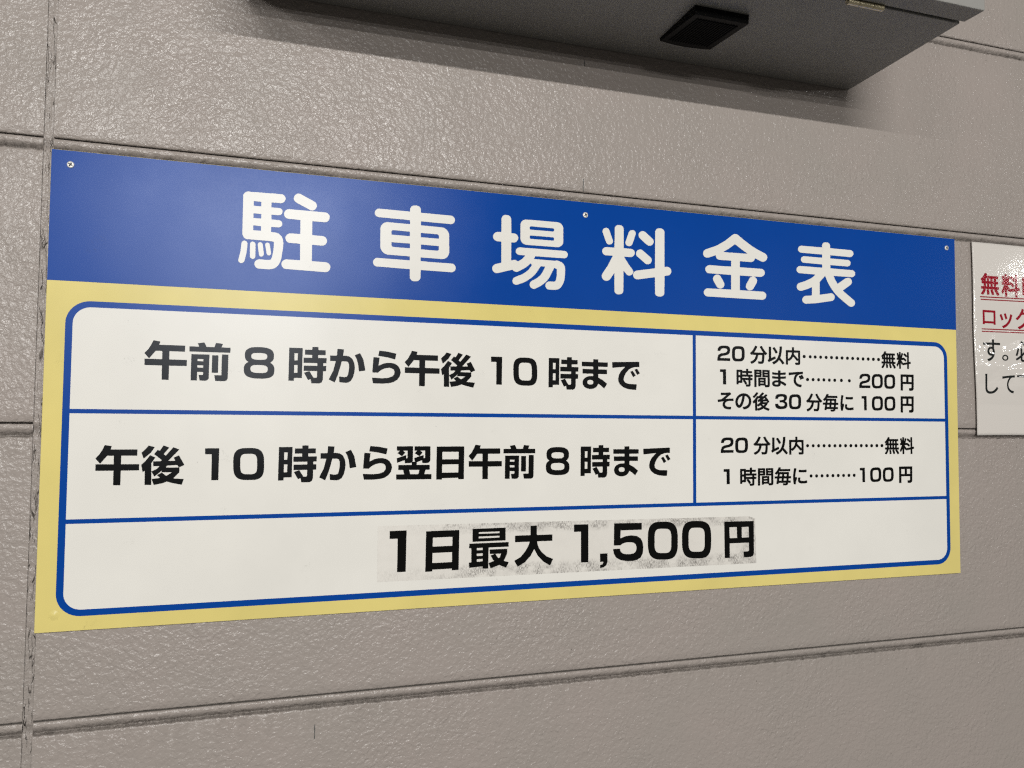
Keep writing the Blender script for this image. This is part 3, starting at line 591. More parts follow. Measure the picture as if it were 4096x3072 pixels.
        [532,1,505,14,493,30,488,51,488,64,493,83,512,107,579,148,628,194,658,241,687,304,692,320,691,323,634,323,573,223,548,190,515,156,441,98,398,74,322,42,301,42,291,45,279,53,269,64,262,83,262,99,272,128,294,147,386,190,421,215,455,245,476,267,516,328,515,333,509,339,501,354,463,314,420,280,341,230,320,221,298,221,289,225,275,233,260,247,82,190,53,184,32,190,19,199,10,209,3,225,0,236,1,254,5,273,18,291,39,308,111,330,116,336,114,621,108,625,61,625,30,636,15,652,8,668,7,697,18,724,42,747,63,754,113,756,114,950,128,979,146,993,165,999,194,999,215,990,228,979,240,950,243,755,248,751,289,751,303,745,321,732,333,705,333,681,327,663,308,638,284,626,246,625,243,621,243,381,246,374,282,385,296,385,334,367,389,406,423,449,425,455,422,458,353,459,334,462,322,468,307,484,302,500,302,513,310,536,327,555,353,564,955,564,979,555,996,534,999,507,991,486,977,470,953,459,560,457,543,420,546,417,827,414,843,419,865,419,915,400,942,376,958,344,963,299,961,225,954,159,941,109,915,57,891,29,867,14,831,5,746,3,731,6,717,14,705,28,697,46,698,72,712,99,736,115,751,118,805,119,827,122,839,146,849,204,851,296,846,302,815,315,758,188,743,161,716,122,674,79,629,43,560,3,551,0],
        [434,607,408,615,382,635,367,663,362,689,362,890,365,903,376,927,398,948,425,959,479,960,491,962,865,962,896,951,912,936,925,919,932,900,935,882,935,681,927,658,917,641,893,620,874,612,853,609],
        [500,695,800,696,810,705,811,732,805,741,798,743,498,743,486,734,485,710,490,700],
        [497,824,798,825,806,829,810,837,811,858,805,867,798,870,501,872,489,867,483,855,485,834,489,828],
    ],
    '大': [
        [921,0,740,108,601,251,508,419,500,412,417,263,268,107,82,9,10,136,0,155,1,160,156,242,167,252,291,397,370,538,388,603,383,607,15,607,12,613,11,767,235,769,247,767,405,767,409,773,407,995,546,997,563,999,567,998,569,993,573,768,608,764,957,764,978,760,980,613,976,607,587,607,581,603,598,516,634,435,644,416,706,336,830,230,999,158,927,5],
    ],
    '後': [
        [945,0,747,41,603,85,489,41,321,9,302,8,248,152,250,155,262,158,439,179,437,184,370,249,371,255,477,313,584,232,594,236,707,314,704,317,658,320,467,320,464,326,489,367,469,354,312,216,307,219,253,321,240,339,239,244,241,232,241,123,244,111,243,10,240,7,204,6,192,9,97,9,91,12,86,360,80,361,42,330,39,331,1,512,98,608,190,741,202,753,320,695,234,553,236,364,240,346,363,408,416,473,416,478,386,479,279,473,272,598,448,602,469,627,462,636,331,747,297,771,292,777,292,782,371,889,376,889,386,880,417,866,423,868,503,999,594,965,637,946,522,794,517,774,560,739,730,951,744,948,864,900,870,895,848,866,631,620,624,608,699,607,711,609,780,610,781,615,745,692,866,745,871,741,988,524,999,502,996,497,880,442,879,439,886,432,888,316,775,192,748,167,775,161,993,145,993,135,953,10,950,2],
        [659,439,861,438,868,442,837,499,804,501,596,488,572,449,570,442],
        [56,670,53,673,1,806,0,818,93,909,159,995,171,994,298,958,298,950,215,815,63,674],
    ],
    '料H': [
        [220,1,206,6,191,17,184,27,178,43,177,299,172,296,115,205,91,187,72,181,39,184,18,199,3,224,0,253,8,277,85,402,154,541,153,544,149,545,56,543,34,549,12,570,5,599,8,615,15,631,27,645,42,655,63,661,177,662,178,754,181,767,181,945,190,966,203,979,213,985,227,991,265,991,279,987,292,977,301,964,307,948,308,665,422,663,434,660,453,647,461,636,466,620,466,602,463,589,454,573,441,559,422,549,405,545,314,544,315,539,375,444,435,368,444,345,445,334,435,305,420,290,396,279,377,278,355,287,310,338,305,339,304,48,291,21,275,8,248,0],
        [798,6,774,18,767,27,759,46,757,279,748,280,513,233,489,233,470,240,455,252,443,277,442,300,448,321,454,332,467,345,486,356,741,406,758,413,761,945,774,975,788,988,810,996,843,999,860,996,877,987,889,974,897,956,897,442,900,439,943,446,974,434,994,410,999,381,989,350,972,331,945,318,910,312,897,305,897,156,894,143,894,54,891,43,881,27,860,11,838,5],
        [631,462,612,473,496,567,486,586,483,604,491,631,507,652,536,666,558,666,574,660,682,575,703,555,711,536,711,513,699,486,686,473,665,462],
        [89,701,72,711,62,725,10,872,10,890,19,911,32,925,61,936,84,930,95,922,104,909,157,759,157,749,151,730,140,714,115,701],
        [365,701,350,709,338,722,333,735,333,756,381,903,390,916,405,930,425,936,444,936,453,933,463,927,473,916,480,898,480,882,432,735,420,716,402,704,391,700],
        [662,732,635,746,541,826,526,843,521,861,521,882,524,893,530,906,553,927,579,936,593,936,615,927,724,836,734,822,740,806,740,788,728,759,703,738,686,732],
    ],
    '日': [
        [115,0,7,2,0,5,0,600,3,612,4,995,504,997,517,999,997,998,999,691,996,679,995,3,793,2,790,5,789,43,785,47,614,47,600,45,211,42,207,39,205,0],
        [206,208,787,208,789,298,792,310,791,457,330,456,316,454,209,453,204,384],
        [209,610,791,609,795,615,797,831,791,835,211,835,207,829],
    ],
    '日B': [
        [4,0,0,6,0,113,3,125,3,354,6,366,6,594,8,606,8,832,11,844,12,994,154,995,168,998,997,999,999,839,996,828,996,544,993,532,993,251,991,239,989,6,792,3,788,8,787,48,756,50,742,48,212,45,206,42,205,6,201,3,162,0],
        [204,208,765,210,781,212,785,216,788,266,788,451,781,455,212,455,208,449,205,246,203,235],
        [210,611,787,615,791,620,793,832,787,836,218,833,214,830,211,789,211,706,208,694],
    ],
    '時': [
        [608,0,602,11,584,114,515,87,406,281,413,286,544,332,556,317,655,158,681,153,731,153,737,159,752,195,751,333,746,337,396,335,393,340,395,350,395,458,397,477,403,480,748,483,752,489,751,553,746,557,387,556,387,697,605,698,611,701,611,773,608,779,420,778,421,914,427,918,608,918,611,924,613,995,662,999,772,999,775,993,775,924,779,918,965,918,970,914,972,785,907,781,777,781,773,776,773,706,774,702,779,700,998,701,999,656,997,644,995,561,915,559,911,553,912,486,986,485,992,482,989,350,984,340,934,339,915,337,909,331,908,113,881,35,817,0],
        [4,57,0,63,0,226,2,238,2,572,5,584,5,921,7,952,13,956,356,958,359,952,359,816,357,804,352,142,346,139,151,138,146,135,143,118,141,58],
        [144,276,222,277,231,283,233,484,230,490,151,490,145,486,145,362,143,350],
        [147,615,199,614,225,617,228,620,235,804,232,810,151,810,145,807],
    ],
    '最': [
        [929,0,755,76,738,67,681,47,540,2,490,133,495,138,627,182,625,187,599,212,539,319,545,324,624,350,632,356,521,358,515,443,517,470,960,470,958,363,941,318,874,174,879,169,999,137,987,107,934,4],
        [397,2,343,5,341,57,337,61,25,41,11,43,0,167,3,170,39,171,61,175,62,247,59,259,59,478,57,515,53,519,11,519,5,523,8,634,992,637,992,528,989,522,490,520,489,438,486,426,484,5,478,1],
        [199,182,218,181,337,188,341,194,341,244,333,248,321,245,201,243,198,237],
        [735,249,745,248,770,266,801,351,800,356,663,356,666,346,724,258],
        [197,324,337,323,341,329,341,381,335,385,199,382,195,376],
        [197,465,337,464,341,470,341,515,335,519,197,519,193,510],
        [89,676,86,682,86,990,89,996,905,999,911,995,914,687,910,681],
        [240,756,753,758,758,761,758,796,757,801,753,802,247,800,241,796,238,776],
        [240,868,753,867,758,871,761,903,760,908,755,909,247,909,242,908,238,896],
    ],
    '翌': [
        [6,0,2,6,2,65,0,78,2,155,220,156,225,160,191,286,61,287,57,304,59,435,429,436,434,438,435,443,432,510,417,501,375,491,242,489,233,566,227,577,27,504,23,505,10,618,11,641,272,733,276,728,276,636,279,633,310,645,312,859,310,864,306,865,191,864,193,859,246,805,163,701,156,699,32,790,31,795,88,859,90,864,13,867,10,892,11,995,291,996,303,999,465,998,464,576,461,553,448,535,455,531,515,531,521,535,501,643,648,695,643,700,512,785,514,790,577,859,574,863,505,865,506,995,960,995,961,566,936,527,917,504,867,488,736,488,733,492,723,566,717,572,575,515,573,443,574,438,579,436,945,435,947,379,943,292,919,287,826,286,795,160,800,156,997,155,999,83,995,1],
        [399,158,622,158,633,196,650,286,370,287,367,281,393,171],
        [769,636,793,638,804,641,809,646,809,862,803,865,679,864,679,862,731,809,734,802,666,713,657,697,762,729,766,720],
    ],
    '表': [
        [905,1,884,9,798,70,709,137,649,190,595,254,543,331,512,389,483,461,479,463,386,360,385,179,383,163,389,159,577,196,596,194,624,178,639,153,640,126,628,100,610,83,584,72,313,21,168,5,139,5,111,19,98,33,90,57,93,81,110,107,130,121,149,127,237,136,253,140,257,267,253,270,189,240,91,205,80,202,49,202,25,213,10,230,2,254,2,270,8,286,20,305,39,321,146,359,244,410,282,438,312,469,313,474,56,476,39,478,25,484,8,501,0,522,3,546,9,559,25,576,39,584,61,590,431,591,433,636,429,643,113,646,99,652,82,667,76,681,76,700,81,719,95,735,122,749,429,749,433,756,433,796,427,800,80,800,65,803,45,814,34,828,29,841,29,859,40,886,56,900,80,911,429,912,433,915,434,950,446,977,467,993,486,999,529,999,551,988,563,975,568,963,571,950,571,915,574,912,927,911,946,905,955,898,970,878,973,862,970,844,955,818,938,806,924,800,908,797,577,800,572,798,571,793,571,753,574,749,881,749,908,736,917,721,921,708,920,687,909,666,896,654,872,643,574,643,571,636,572,591,955,590,980,578,996,558,999,533,996,519,988,505,969,487,941,476,629,475,624,472,650,416,684,362,693,352,819,443,855,461,891,462,908,456,922,446,932,432,940,410,940,394,928,365,912,349,782,254,800,234,969,111,982,97,989,76,990,60,980,33,965,17,948,6,929,0],
    ],
    '車': [
        [479,1,469,4,456,13,441,35,438,51,438,149,434,155,39,161,17,173,6,188,0,209,0,222,6,240,24,263,44,272,429,270,434,271,435,276,435,315,432,322,170,324,153,328,130,338,102,365,89,391,83,414,83,492,81,505,81,668,91,699,115,728,137,741,158,747,429,745,433,751,432,795,377,799,54,802,31,811,15,832,12,842,12,865,20,886,37,905,56,913,427,911,430,915,431,943,434,956,448,981,475,996,508,999,532,993,544,986,554,974,561,954,562,912,565,908,936,906,960,897,977,878,982,860,982,839,975,821,966,808,950,797,936,792,565,795,564,749,567,742,824,739,848,734,877,716,899,689,908,668,913,642,913,502,916,489,916,409,910,383,894,352,874,333,855,323,834,317,570,319,566,315,566,276,570,270,634,270,646,267,934,267,960,265,974,259,984,250,996,230,999,204,991,180,980,165,953,151,572,153,569,147,568,53,561,30,544,12,529,3,510,0],
        [676,424,767,423,777,426,781,429,787,442,786,486,568,489,568,427],
        [276,429,432,428,435,435,435,487,429,490,218,490,214,487,214,453,220,436,230,431],
        [565,585,784,584,787,588,787,616,783,632,770,641,567,643,564,637],
        [213,588,429,587,433,593,433,642,427,646,227,649,218,642,212,632],
    ],
    '金': [
        [56,0,32,11,17,28,10,47,9,66,17,91,30,106,42,116,61,124,427,129,428,350,427,355,422,357,77,357,61,363,51,371,36,394,33,424,42,447,61,468,82,479,101,483,346,483,358,485,425,486,428,492,430,571,429,577,425,578,248,576,232,579,220,585,203,601,196,621,194,640,191,642,77,596,44,596,22,606,11,619,3,634,0,648,3,675,10,692,34,717,172,776,232,808,344,885,460,987,486,999,513,999,539,987,641,910,762,830,848,784,961,735,976,726,991,708,999,683,999,670,989,640,969,617,943,604,926,600,903,604,805,645,786,606,774,595,753,585,729,581,570,581,565,580,564,574,564,492,567,486,912,488,936,476,948,463,956,443,956,421,951,402,936,382,905,363,881,360,783,358,805,348,824,329,829,320,835,296,832,279,818,246,775,167,755,147,727,136,708,136,696,139,674,152,660,175,657,186,657,208,667,235,716,328,731,343,763,358,563,358,562,130,929,130,943,127,967,108,977,88,979,72,972,42,963,28,950,16,931,5,917,2],
        [246,134,220,145,205,162,155,249,150,266,150,290,165,321,187,339,208,346,232,345,248,339,262,328,304,257,323,216,323,189,316,170,306,156,289,142,275,137,263,133],
        [310,703,425,701,436,704,596,704,682,708,678,714,601,762,491,840,384,754,314,708],
    ],
    '駐': [
        [241,1,206,3,191,11,181,23,171,47,171,71,174,81,181,95,194,109,218,120,308,118,332,120,345,127,356,156,366,218,373,292,373,351,370,355,351,358,291,361,82,363,63,372,51,386,39,410,36,423,36,915,43,934,58,953,73,963,94,969,113,964,151,964,163,967,325,967,337,970,456,969,472,959,487,936,490,910,479,879,460,861,444,855,339,853,338,797,339,792,344,791,434,790,452,776,459,760,458,733,451,716,441,706,420,697,344,697,340,690,342,637,429,635,448,624,458,605,459,581,456,570,446,556,434,546,422,542,344,542,340,536,340,482,343,477,398,473,422,464,456,430,470,394,476,349,473,282,456,143,447,106,428,63,406,35,391,22,365,9,344,3,322,0],
        [908,11,501,19,481,28,467,47,459,73,462,97,471,116,484,131,496,138,508,142,655,142,660,143,661,148,658,351,636,355,541,355,527,359,513,369,503,383,496,413,498,431,510,455,534,475,548,478,658,480,656,656,651,660,517,663,498,672,486,684,479,701,476,728,482,750,493,768,506,779,529,788,929,785,946,782,960,774,975,755,980,739,979,707,968,682,956,669,942,661,929,657,805,657,793,660,788,656,789,477,910,475,927,469,941,458,954,434,956,410,951,389,940,370,922,356,900,350,796,353,790,349,791,141,950,139,977,127,994,106,999,87,999,71,994,49,981,29,969,19,955,13,941,11],
        [23,57,5,71,0,87,0,97,21,204,29,311,34,325,44,336,56,342,68,342,83,333,93,311,90,244,83,180,64,84,59,73,42,57],
        [146,118,131,127,124,135,121,146,119,303,123,318,130,329,139,336,151,339,169,330,178,309,179,156,178,143,171,130,161,121],
        [234,156,224,162,217,175,202,292,202,311,208,325,213,330,227,337,241,333,254,317,269,191,266,175,256,160,246,155],
        [315,177,303,185,298,199,281,306,284,325,299,339,318,336,328,322,345,215,345,199,340,188,327,177],
        [149,482,232,482,232,540,149,544],
        [149,637,232,637,232,695,149,696],
        [149,792,229,792,230,850,149,851],
        [765,797,627,869,594,890,581,912,578,928,584,960,592,976,617,996,632,999,651,996,815,908,827,893,835,869,835,853,827,829,810,807,798,799,789,796],
    ],
}
TEXT = {
    'heading': [
        ('駐', 0.2244, 0.3446, 0.4647, 0.5717),
        ('車', 0.4028, 0.5220, 0.4609, 0.5702),
        ('場', 0.5771, 0.6964, 0.4607, 0.5684),
        ('料H', 0.7525, 0.8729, 0.4604, 0.5696),
        ('金', 0.9301, 1.0513, 0.4660, 0.5716),
        ('表', 1.1084, 1.2287, 0.4639, 0.5716),
    ],
    'day': [
        ('午', 0.1136, 0.1643, 0.3128, 0.3634),
        ('前', 0.1670, 0.2174, 0.3126, 0.3629),
        ('8', 0.2347, 0.2736, 0.3171, 0.3593),
        ('時', 0.2920, 0.3419, 0.3124, 0.3621),
        ('か', 0.3453, 0.3948, 0.3140, 0.3606),
        ('ら', 0.4040, 0.4441, 0.3141, 0.3602),
        ('午', 0.4496, 0.5000, 0.3117, 0.3616),
        ('後', 0.5019, 0.5527, 0.3112, 0.3612),
        ('1', 0.5765, 0.5935, 0.3164, 0.3573),
        ('0', 0.6109, 0.6484, 0.3158, 0.3574),
        ('時', 0.6663, 0.7145, 0.3113, 0.3603),
        ('ま', 0.7200, 0.7631, 0.3129, 0.3585),
        ('で', 0.7704, 0.8176, 0.3131, 0.3569),
    ],
    'night': [
        ('午', 0.0610, 0.1114, 0.1782, 0.2289),
        ('後', 0.1136, 0.1647, 0.1777, 0.2284),
        ('1', 0.1892, 0.2066, 0.1829, 0.2246),
        ('0', 0.2243, 0.2633, 0.1825, 0.2248),
        ('時', 0.2814, 0.3313, 0.1784, 0.2281),
        ('か', 0.3350, 0.3846, 0.1804, 0.2269),
        ('ら', 0.3936, 0.4339, 0.1806, 0.2272),
        ('翌', 0.4398, 0.4902, 0.1801, 0.2268),
        ('日', 0.4971, 0.5377, 0.1793, 0.2264),
        ('午', 0.5442, 0.5943, 0.1789, 0.2288),
        ('前', 0.5968, 0.6460, 0.1787, 0.2283),
        ('8', 0.6629, 0.7006, 0.1833, 0.2251),
        ('時', 0.7185, 0.7668, 0.1786, 0.2279),
        ('ま', 0.7725, 0.8156, 0.1800, 0.2259),
        ('で', 0.8234, 0.8707, 0.1798, 0.2239),
    ],
    'max': [
        ('1B', 0.4319, 0.4557, 0.0519, 0.1092),
        ('日B', 0.4829, 0.5317, 0.0504, 0.1072),
        ('最', 0.5461, 0.6062, 0.0505, 0.1083),
        ('大', 0.6148, 0.6750, 0.0504, 0.1099),
    ],
    'amount': [
        ('1C', 0.7082, 0.7318, 0.0523, 0.1093),
        (',', 0.7509, 0.7632, 0.0428, 0.0644),
        ('5', 0.7722, 0.8234, 0.0509, 0.1090),
        ('0B', 0.8312, 0.8832, 0.0504, 0.1091),
        ('0C', 0.8907, 0.9430, 0.0496, 0.1084),
        ('円B', 0.9668, 1.0218, 0.0476, 0.1056),
    ],
    'r1': [
        ('2s', 0.9556, 0.9796, 0.3630, 0.3879),
        ('0s', 0.9829, 1.0067, 0.3629, 0.3880),
        ('n分', 1.0168, 1.0497, 0.3600, 0.3899),
        ('n以', 1.0507, 1.0830, 0.3603, 0.3905),
        ('n内', 1.0860, 1.1143, 0.3605, 0.3901),
        ('…', 1.1192, 1.1255, 0.3724, 0.3781),
        ('…', 1.1315, 1.1373, 0.3723, 0.3780),
        ('…', 1.1415, 1.1473, 0.3723, 0.3780),
        ('…', 1.1525, 1.1583, 0.3723, 0.3780),
        ('…', 1.1636, 1.1695, 0.3723, 0.3780),
        ('…', 1.1746, 1.1805, 0.3724, 0.3782),
        ('…', 1.1854, 1.1914, 0.3723, 0.3781),
        ('…', 1.1962, 1.2022, 0.3723, 0.3781),
        ('…', 1.2073, 1.2133, 0.3723, 0.3780),
        ('…', 1.2182, 1.2242, 0.3723, 0.3781),
        ('…', 1.2292, 1.2352, 0.3722, 0.3780),
        ('…', 1.2400, 1.2461, 0.3721, 0.3779),
        ('…', 1.2508, 1.2570, 0.3722, 0.3780),
        ('…', 1.2618, 1.2680, 0.3722, 0.3780),
        ('…', 1.2727, 1.2789, 0.3722, 0.3780),
        ('n無', 1.2817, 1.3130, 0.3603, 0.3901),
        ('n料', 1.3145, 1.3458, 0.3602, 0.3899),
    ],
    'r2': [
        ('1s', 0.9604, 0.9718, 0.3250, 0.3496),
        ('n時', 0.9911, 1.0218, 0.3223, 0.3516),
        ('n間', 1.0247, 1.0544, 0.3220, 0.3507),
        ('nま', 1.0587, 1.0866, 0.3234, 0.3506),
        ('nで', 1.0912, 1.1212, 0.3235, 0.3496),
        ('…', 1.1254, 1.1317, 0.3340, 0.3397),
        ('…', 1.1368, 1.1426, 0.3340, 0.3397),
        ('…', 1.1478, 1.1536, 0.3341, 0.3398),
        ('…', 1.1586, 1.1644, 0.3341, 0.3398),
        ('…', 1.1697, 1.1755, 0.3340, 0.3397),
        ('…', 1.1807, 1.1866, 0.3340, 0.3397),
        ('…', 1.1943, 1.2003, 0.3340, 0.3398),
        ('…', 1.2108, 1.2168, 0.3339, 0.3397),
        ('2s', 1.2341, 1.2578, 0.3248, 0.3497),
        ('0s', 1.2609, 1.2844, 0.3247, 0.3498),
        ('0s', 1.2874, 1.3110, 0.3246, 0.3498),
        ('円', 1.3227, 1.3518, 0.3220, 0.3507),
    ],
    'r3': [
        ('nそ', 0.9560, 0.9854, 0.2849, 0.3125),
        ('nの', 0.9887, 1.0188, 0.2852, 0.3115),
        ('n後', 1.0212, 1.0537, 0.2836, 0.3137),
        ('3s', 1.0643, 1.0884, 0.2866, 0.3118),
        ('0s', 1.0913, 1.1153, 0.2866, 0.3117),
        ('n分', 1.1254, 1.1575, 0.2835, 0.3135),
        ('n毎', 1.1587, 1.1904, 0.2837, 0.3135),
        ('nに', 1.1948, 1.2218, 0.2852, 0.3119),
        ('1s', 1.2387, 1.2495, 0.2866, 0.3113),
        ('0s', 1.2605, 1.2840, 0.2865, 0.3114),
        ('0s', 1.2872, 1.3107, 0.2864, 0.3115),
        ('円', 1.3220, 1.3510, 0.2836, 0.3124),
    ],
    'r4': [
        ('2s', 0.9611, 0.9849, 0.2150, 0.2399),
        ('0s', 0.9880, 1.0119, 0.2147, 0.2398),
        ('n分', 1.0222, 1.0549, 0.2118, 0.2414),
        ('n以', 1.0560, 1.0882, 0.2118, 0.2411),
        ('n内', 1.0910, 1.1195, 0.2116, 0.2413),
        ('…', 1.1244, 1.1303, 0.2236, 0.2291),
        ('…', 1.1357, 1.1414, 0.2234, 0.2290),
        ('…', 1.1466, 1.1524, 0.2233, 0.2290),
        ('…', 1.1574, 1.1633, 0.2234, 0.2291),
        ('…', 1.1685, 1.1744, 0.2234, 0.2291),
        ('…', 1.1795, 1.1854, 0.2233, 0.2290),
        ('…', 1.1903, 1.1962, 0.2234, 0.2291),
        ('…', 1.2013, 1.2073, 0.2234, 0.2291),
        ('…', 1.2123, 1.2183, 0.2234, 0.2291),
        ('…', 1.2229, 1.2289, 0.2233, 0.2291),
        ('…', 1.2339, 1.2400, 0.2233, 0.2291),
        ('…', 1.2449, 1.2509, 0.2233, 0.2291),
        ('…', 1.2556, 1.2617, 0.2233, 0.2290),
        ('…', 1.2666, 1.2727, 0.2233, 0.2291),
        ('…', 1.2776, 1.2837, 0.2233, 0.2291),
        ('n無', 1.2865, 1.3175, 0.2112, 0.2411),
        ('n料', 1.3190, 1.3503, 0.2113, 0.2410),
    ],
    'r5': [
        ('1s', 0.9663, 0.9776, 0.1649, 0.1894),
        ('n時', 0.9968, 1.0278, 0.1616, 0.1913),
        ('n間', 1.0303, 1.0598, 0.1617, 0.1899),
        ('n毎', 1.0622, 1.0944, 0.1613, 0.1912),
        ('nに', 1.0982, 1.1259, 0.1626, 0.1894),
        ('…', 1.1309, 1.1367, 0.1733, 0.1789),
        ('…', 1.1419, 1.1477, 0.1732, 0.1788),
        ('…', 1.1528, 1.1586, 0.1732, 0.1789),
        ('…', 1.1637, 1.1696, 0.1733, 0.1789),
        ('…', 1.1748, 1.1807, 0.1732, 0.1788),
        ('…', 1.1856, 1.1915, 0.1732, 0.1789),
        ('…', 1.1965, 1.2024, 0.1732, 0.1789),
        ('…', 1.2075, 1.2134, 0.1732, 0.1789),
        ('…', 1.2185, 1.2244, 0.1732, 0.1789),
        ('1s', 1.2332, 1.2439, 0.1640, 0.1887),
        ('0s', 1.2547, 1.2782, 0.1640, 0.1890),
        ('0s', 1.2816, 1.3048, 0.1638, 0.1889),
        ('円', 1.3163, 1.3454, 0.1612, 0.1900),
    ],
    'n1': [
        ('n無', 1.5111, 1.5552, 0.5020, 0.5427),
        ('n料', 1.5607, 1.6058, 0.5011, 0.5435),
        ('n時', 1.6118, 1.6588, 0.5018, 0.5432),
    ],
    'n2': [
        ('nロ', 1.5141, 1.5448, 0.4477, 0.4740),
        ('nッ', 1.5551, 1.5857, 0.4423, 0.4703),
        ('nク', 1.5943, 1.6293, 0.4420, 0.4808),
    ],
    'n3': [
        ('nす', 1.5139, 1.5545, 0.3801, 0.4206),
        ('n。', 1.5589, 1.5739, 0.3820, 0.3932),
        ('n必', 1.5919, 1.6343, 0.3812, 0.4202),
    ],
    'n4': [
        ('nし', 1.5172, 1.5477, 0.3204, 0.3567),
        ('nて', 1.5583, 1.5885, 0.3221, 0.3557),
        ('n下', 1.5944, 1.6369, 0.3206, 0.3563),
    ],
}
UNDERLINES = [[1.5088, 0.499, 1.6581, 0.5013, 1.658, 0.4992, 1.5088, 0.497], [1.5102, 0.4942, 1.6579, 0.4962, 1.6578, 0.4942, 1.5101, 0.4922], [1.511, 0.4398, 1.6472, 0.4416, 1.6471, 0.4396, 1.511, 0.4379], [1.5115, 0.4354, 1.647, 0.4369, 1.647, 0.4349, 1.5114, 0.4335]]
def lettering(key):
    loops = []
    for g, a, b, c, d in TEXT[key]:
        if g == '…':
            n = 16
            loops.append([((a+b)/2+(b-a)/2*math.cos(2*math.pi*i/n), (c+d)/2+(d-c)/2*math.sin(2*math.pi*i/n)) for i in range(n)])
            continue
        for q in GLYPHS[g]:
            loops.append([(a+(b-a)*q[i]/999.0, c+(d-c)*q[i+1]/999.0) for i in range(0, len(q), 2)])
    return loops

# ------------------------------------------------------------------ price sign
SW, SH, Y0 = 1.45022, 0.6, -0.004
sign = empty("price_sign", (SW/2, Y0, 0.0))
tag(sign, "long parking price sign with blue heading band and yellow border screwed to the wall", "sign")
bm = bmesh.new(); box(bm, 0, SW, Y0, -0.0012, 0, SH); bevel(bm, 0.0004, 1)
from_bm("sign_plate", bm, M_YELLOW, sign)
rect = lambda a, b, c, d: [(a, c), (b, c), (b, d), (a, d)]
flat_shapes("heading_band", [rect(0.0003, SW-0.0003, 0.4342, SH-0.0004)], Y0-0.0002, M_BLUE, sign)
X0, X1, Z0, Z1 = 0.0221, 1.4280, 0.0176, 0.4100
flat_shapes("table_border", [rounded(X0, X1, Z0, Z1, 0.0285)], Y0-0.0002, M_BLUE, sign)
# white fields of the table
xi0, xi1, zi0, zi1 = 0.0304, 1.4203, 0.0256, 0.4022
ri = 0.0205
def corner(cx, cz, a0, n=10): return [(cx+ri*math.cos(math.radians(a0+90*i/n)), cz+ri*math.sin(math.radians(a0+90*i/n))) for i in range(n+1)]
h1b, h1t, h2b, h2t, v0, v1 = 0.2685, 0.2740, 0.1314, 0.1370, 0.9108, 0.9165
YW = Y0-0.0004
flat_shapes("table_field", [[(xi0, h1t), (v0, h1t), (v0, zi1)] + corner(xi0+ri, zi1-ri, 90)], YW, M_WHITE, sign)
flat_shapes("table_field", [[(v1, h1t), (xi1, h1t)] + corner(xi1-ri, zi1-ri, 0) + [(v1, zi1)]], YW, M_WHITE, sign)
flat_shapes("table_field", [rect(xi0, v0, h2t, h1b)], YW, M_WHITE, sign)
flat_shapes("table_field", [rect(v1, xi1, h2t, h1b)], YW, M_WHITE, sign)
flat_shapes("table_field", [[(xi1, h2b), (xi0, h2b)] + corner(xi0+ri, zi0+ri, 180) + corner(xi1-ri, zi0+ri, 270)], YW, M_WHITE, sign)
YT = Y0-0.0006
flat_shapes("heading_lettering", lettering('heading'), YT, M_WHITE, sign)
for k in ('day', 'night'): flat_shapes("hours_lettering", lettering(k), YT, M_INK, sign)
for k in ('r1', 'r2', 'r3', 'r4', 'r5'): flat_shapes("price_lettering", lettering(k), YT, M_INK, sign)
# stuck-over strip carrying the daily maximum
patch = flat_shapes("price_sticker", [[(0.4155, 0.0396), (1.0262, 0.0374), (1.0245, 0.1090), (1.0130, 0.1128), (0.4155, 0.1165)]], YT, M_PATCH, sign)
tag(patch, "greyish grubby strip stuck over the bottom row of the sign")
while patch.data.uv_layers: patch.data.uv_layers.remove(patch.data.uv_layers[0])
uv = patch.data.uv_layers.new(name="UVMap"); uv.active_render = True
for lp in patch.data.loops:
    c = patch.data.vertices[lp.vertex_index].co
    t = (c.x-0.4155)/0.6107
    zb = 0.0396-0.0022*t; zt = 0.1165-0.0045*t
    uv.data[lp.index].uv = (t, (c.z-zb)/(zt-zb))
for nm, k in (("maximum_lettering", 'max'), ("amount_lettering", 'amount')): flat_shapes(nm, lettering(k), YT-0.0002, M_INK, patch)

def screw(x, z, r, parent):
    bm = bmesh.new(); n = 24; rings = []
    for (rr, yy) in ((r*1.0, -0.0002), (r*1.0, -0.0009), (r*0.92, -0.0014), (r*0.70, -0.0017)):
        rings.append([bm.verts.new((x+rr*math.cos(2*math.pi*i/n), Y0+yy, z+rr*math.sin(2*math.pi*i/n))) for i in range(n)])
    for a, b in zip(rings[:-1], rings[1:]):
        for i in range(n): bm.faces.new((a[i], a[(i+1) % n], b[(i+1) % n], b[i]))
    bm.faces.new(rings[-1])
    s_ = from_bm("screw", bm, M_SCREW, parent, True)
    bm = bmesh.new(); w, L = r*0.19, r*0.62; a0 = random.uniform(0, 1.5)
    pts = [(-w, w), (-w, L), (w, L), (w, w), (L, w), (L, -w), (w, -w), (w, -L), (-w, -L), (-w, -w), (-L, -w), (-L, w)]
    bm.faces.new([bm.verts.new((x+p*math.cos(a0)-q*math.sin(a0), Y0-0.00185, z+p*math.sin(a0)+q*math.cos(a0))) for p, q in pts])
    o = from_bm("cross_recess", bm, M_RECESS, s_)
for x, z in ((0.0220, 0.5816), (0.7250, 0.5795), (1.4308, 0.5818)): screw(x, z, 0.0043, sign)
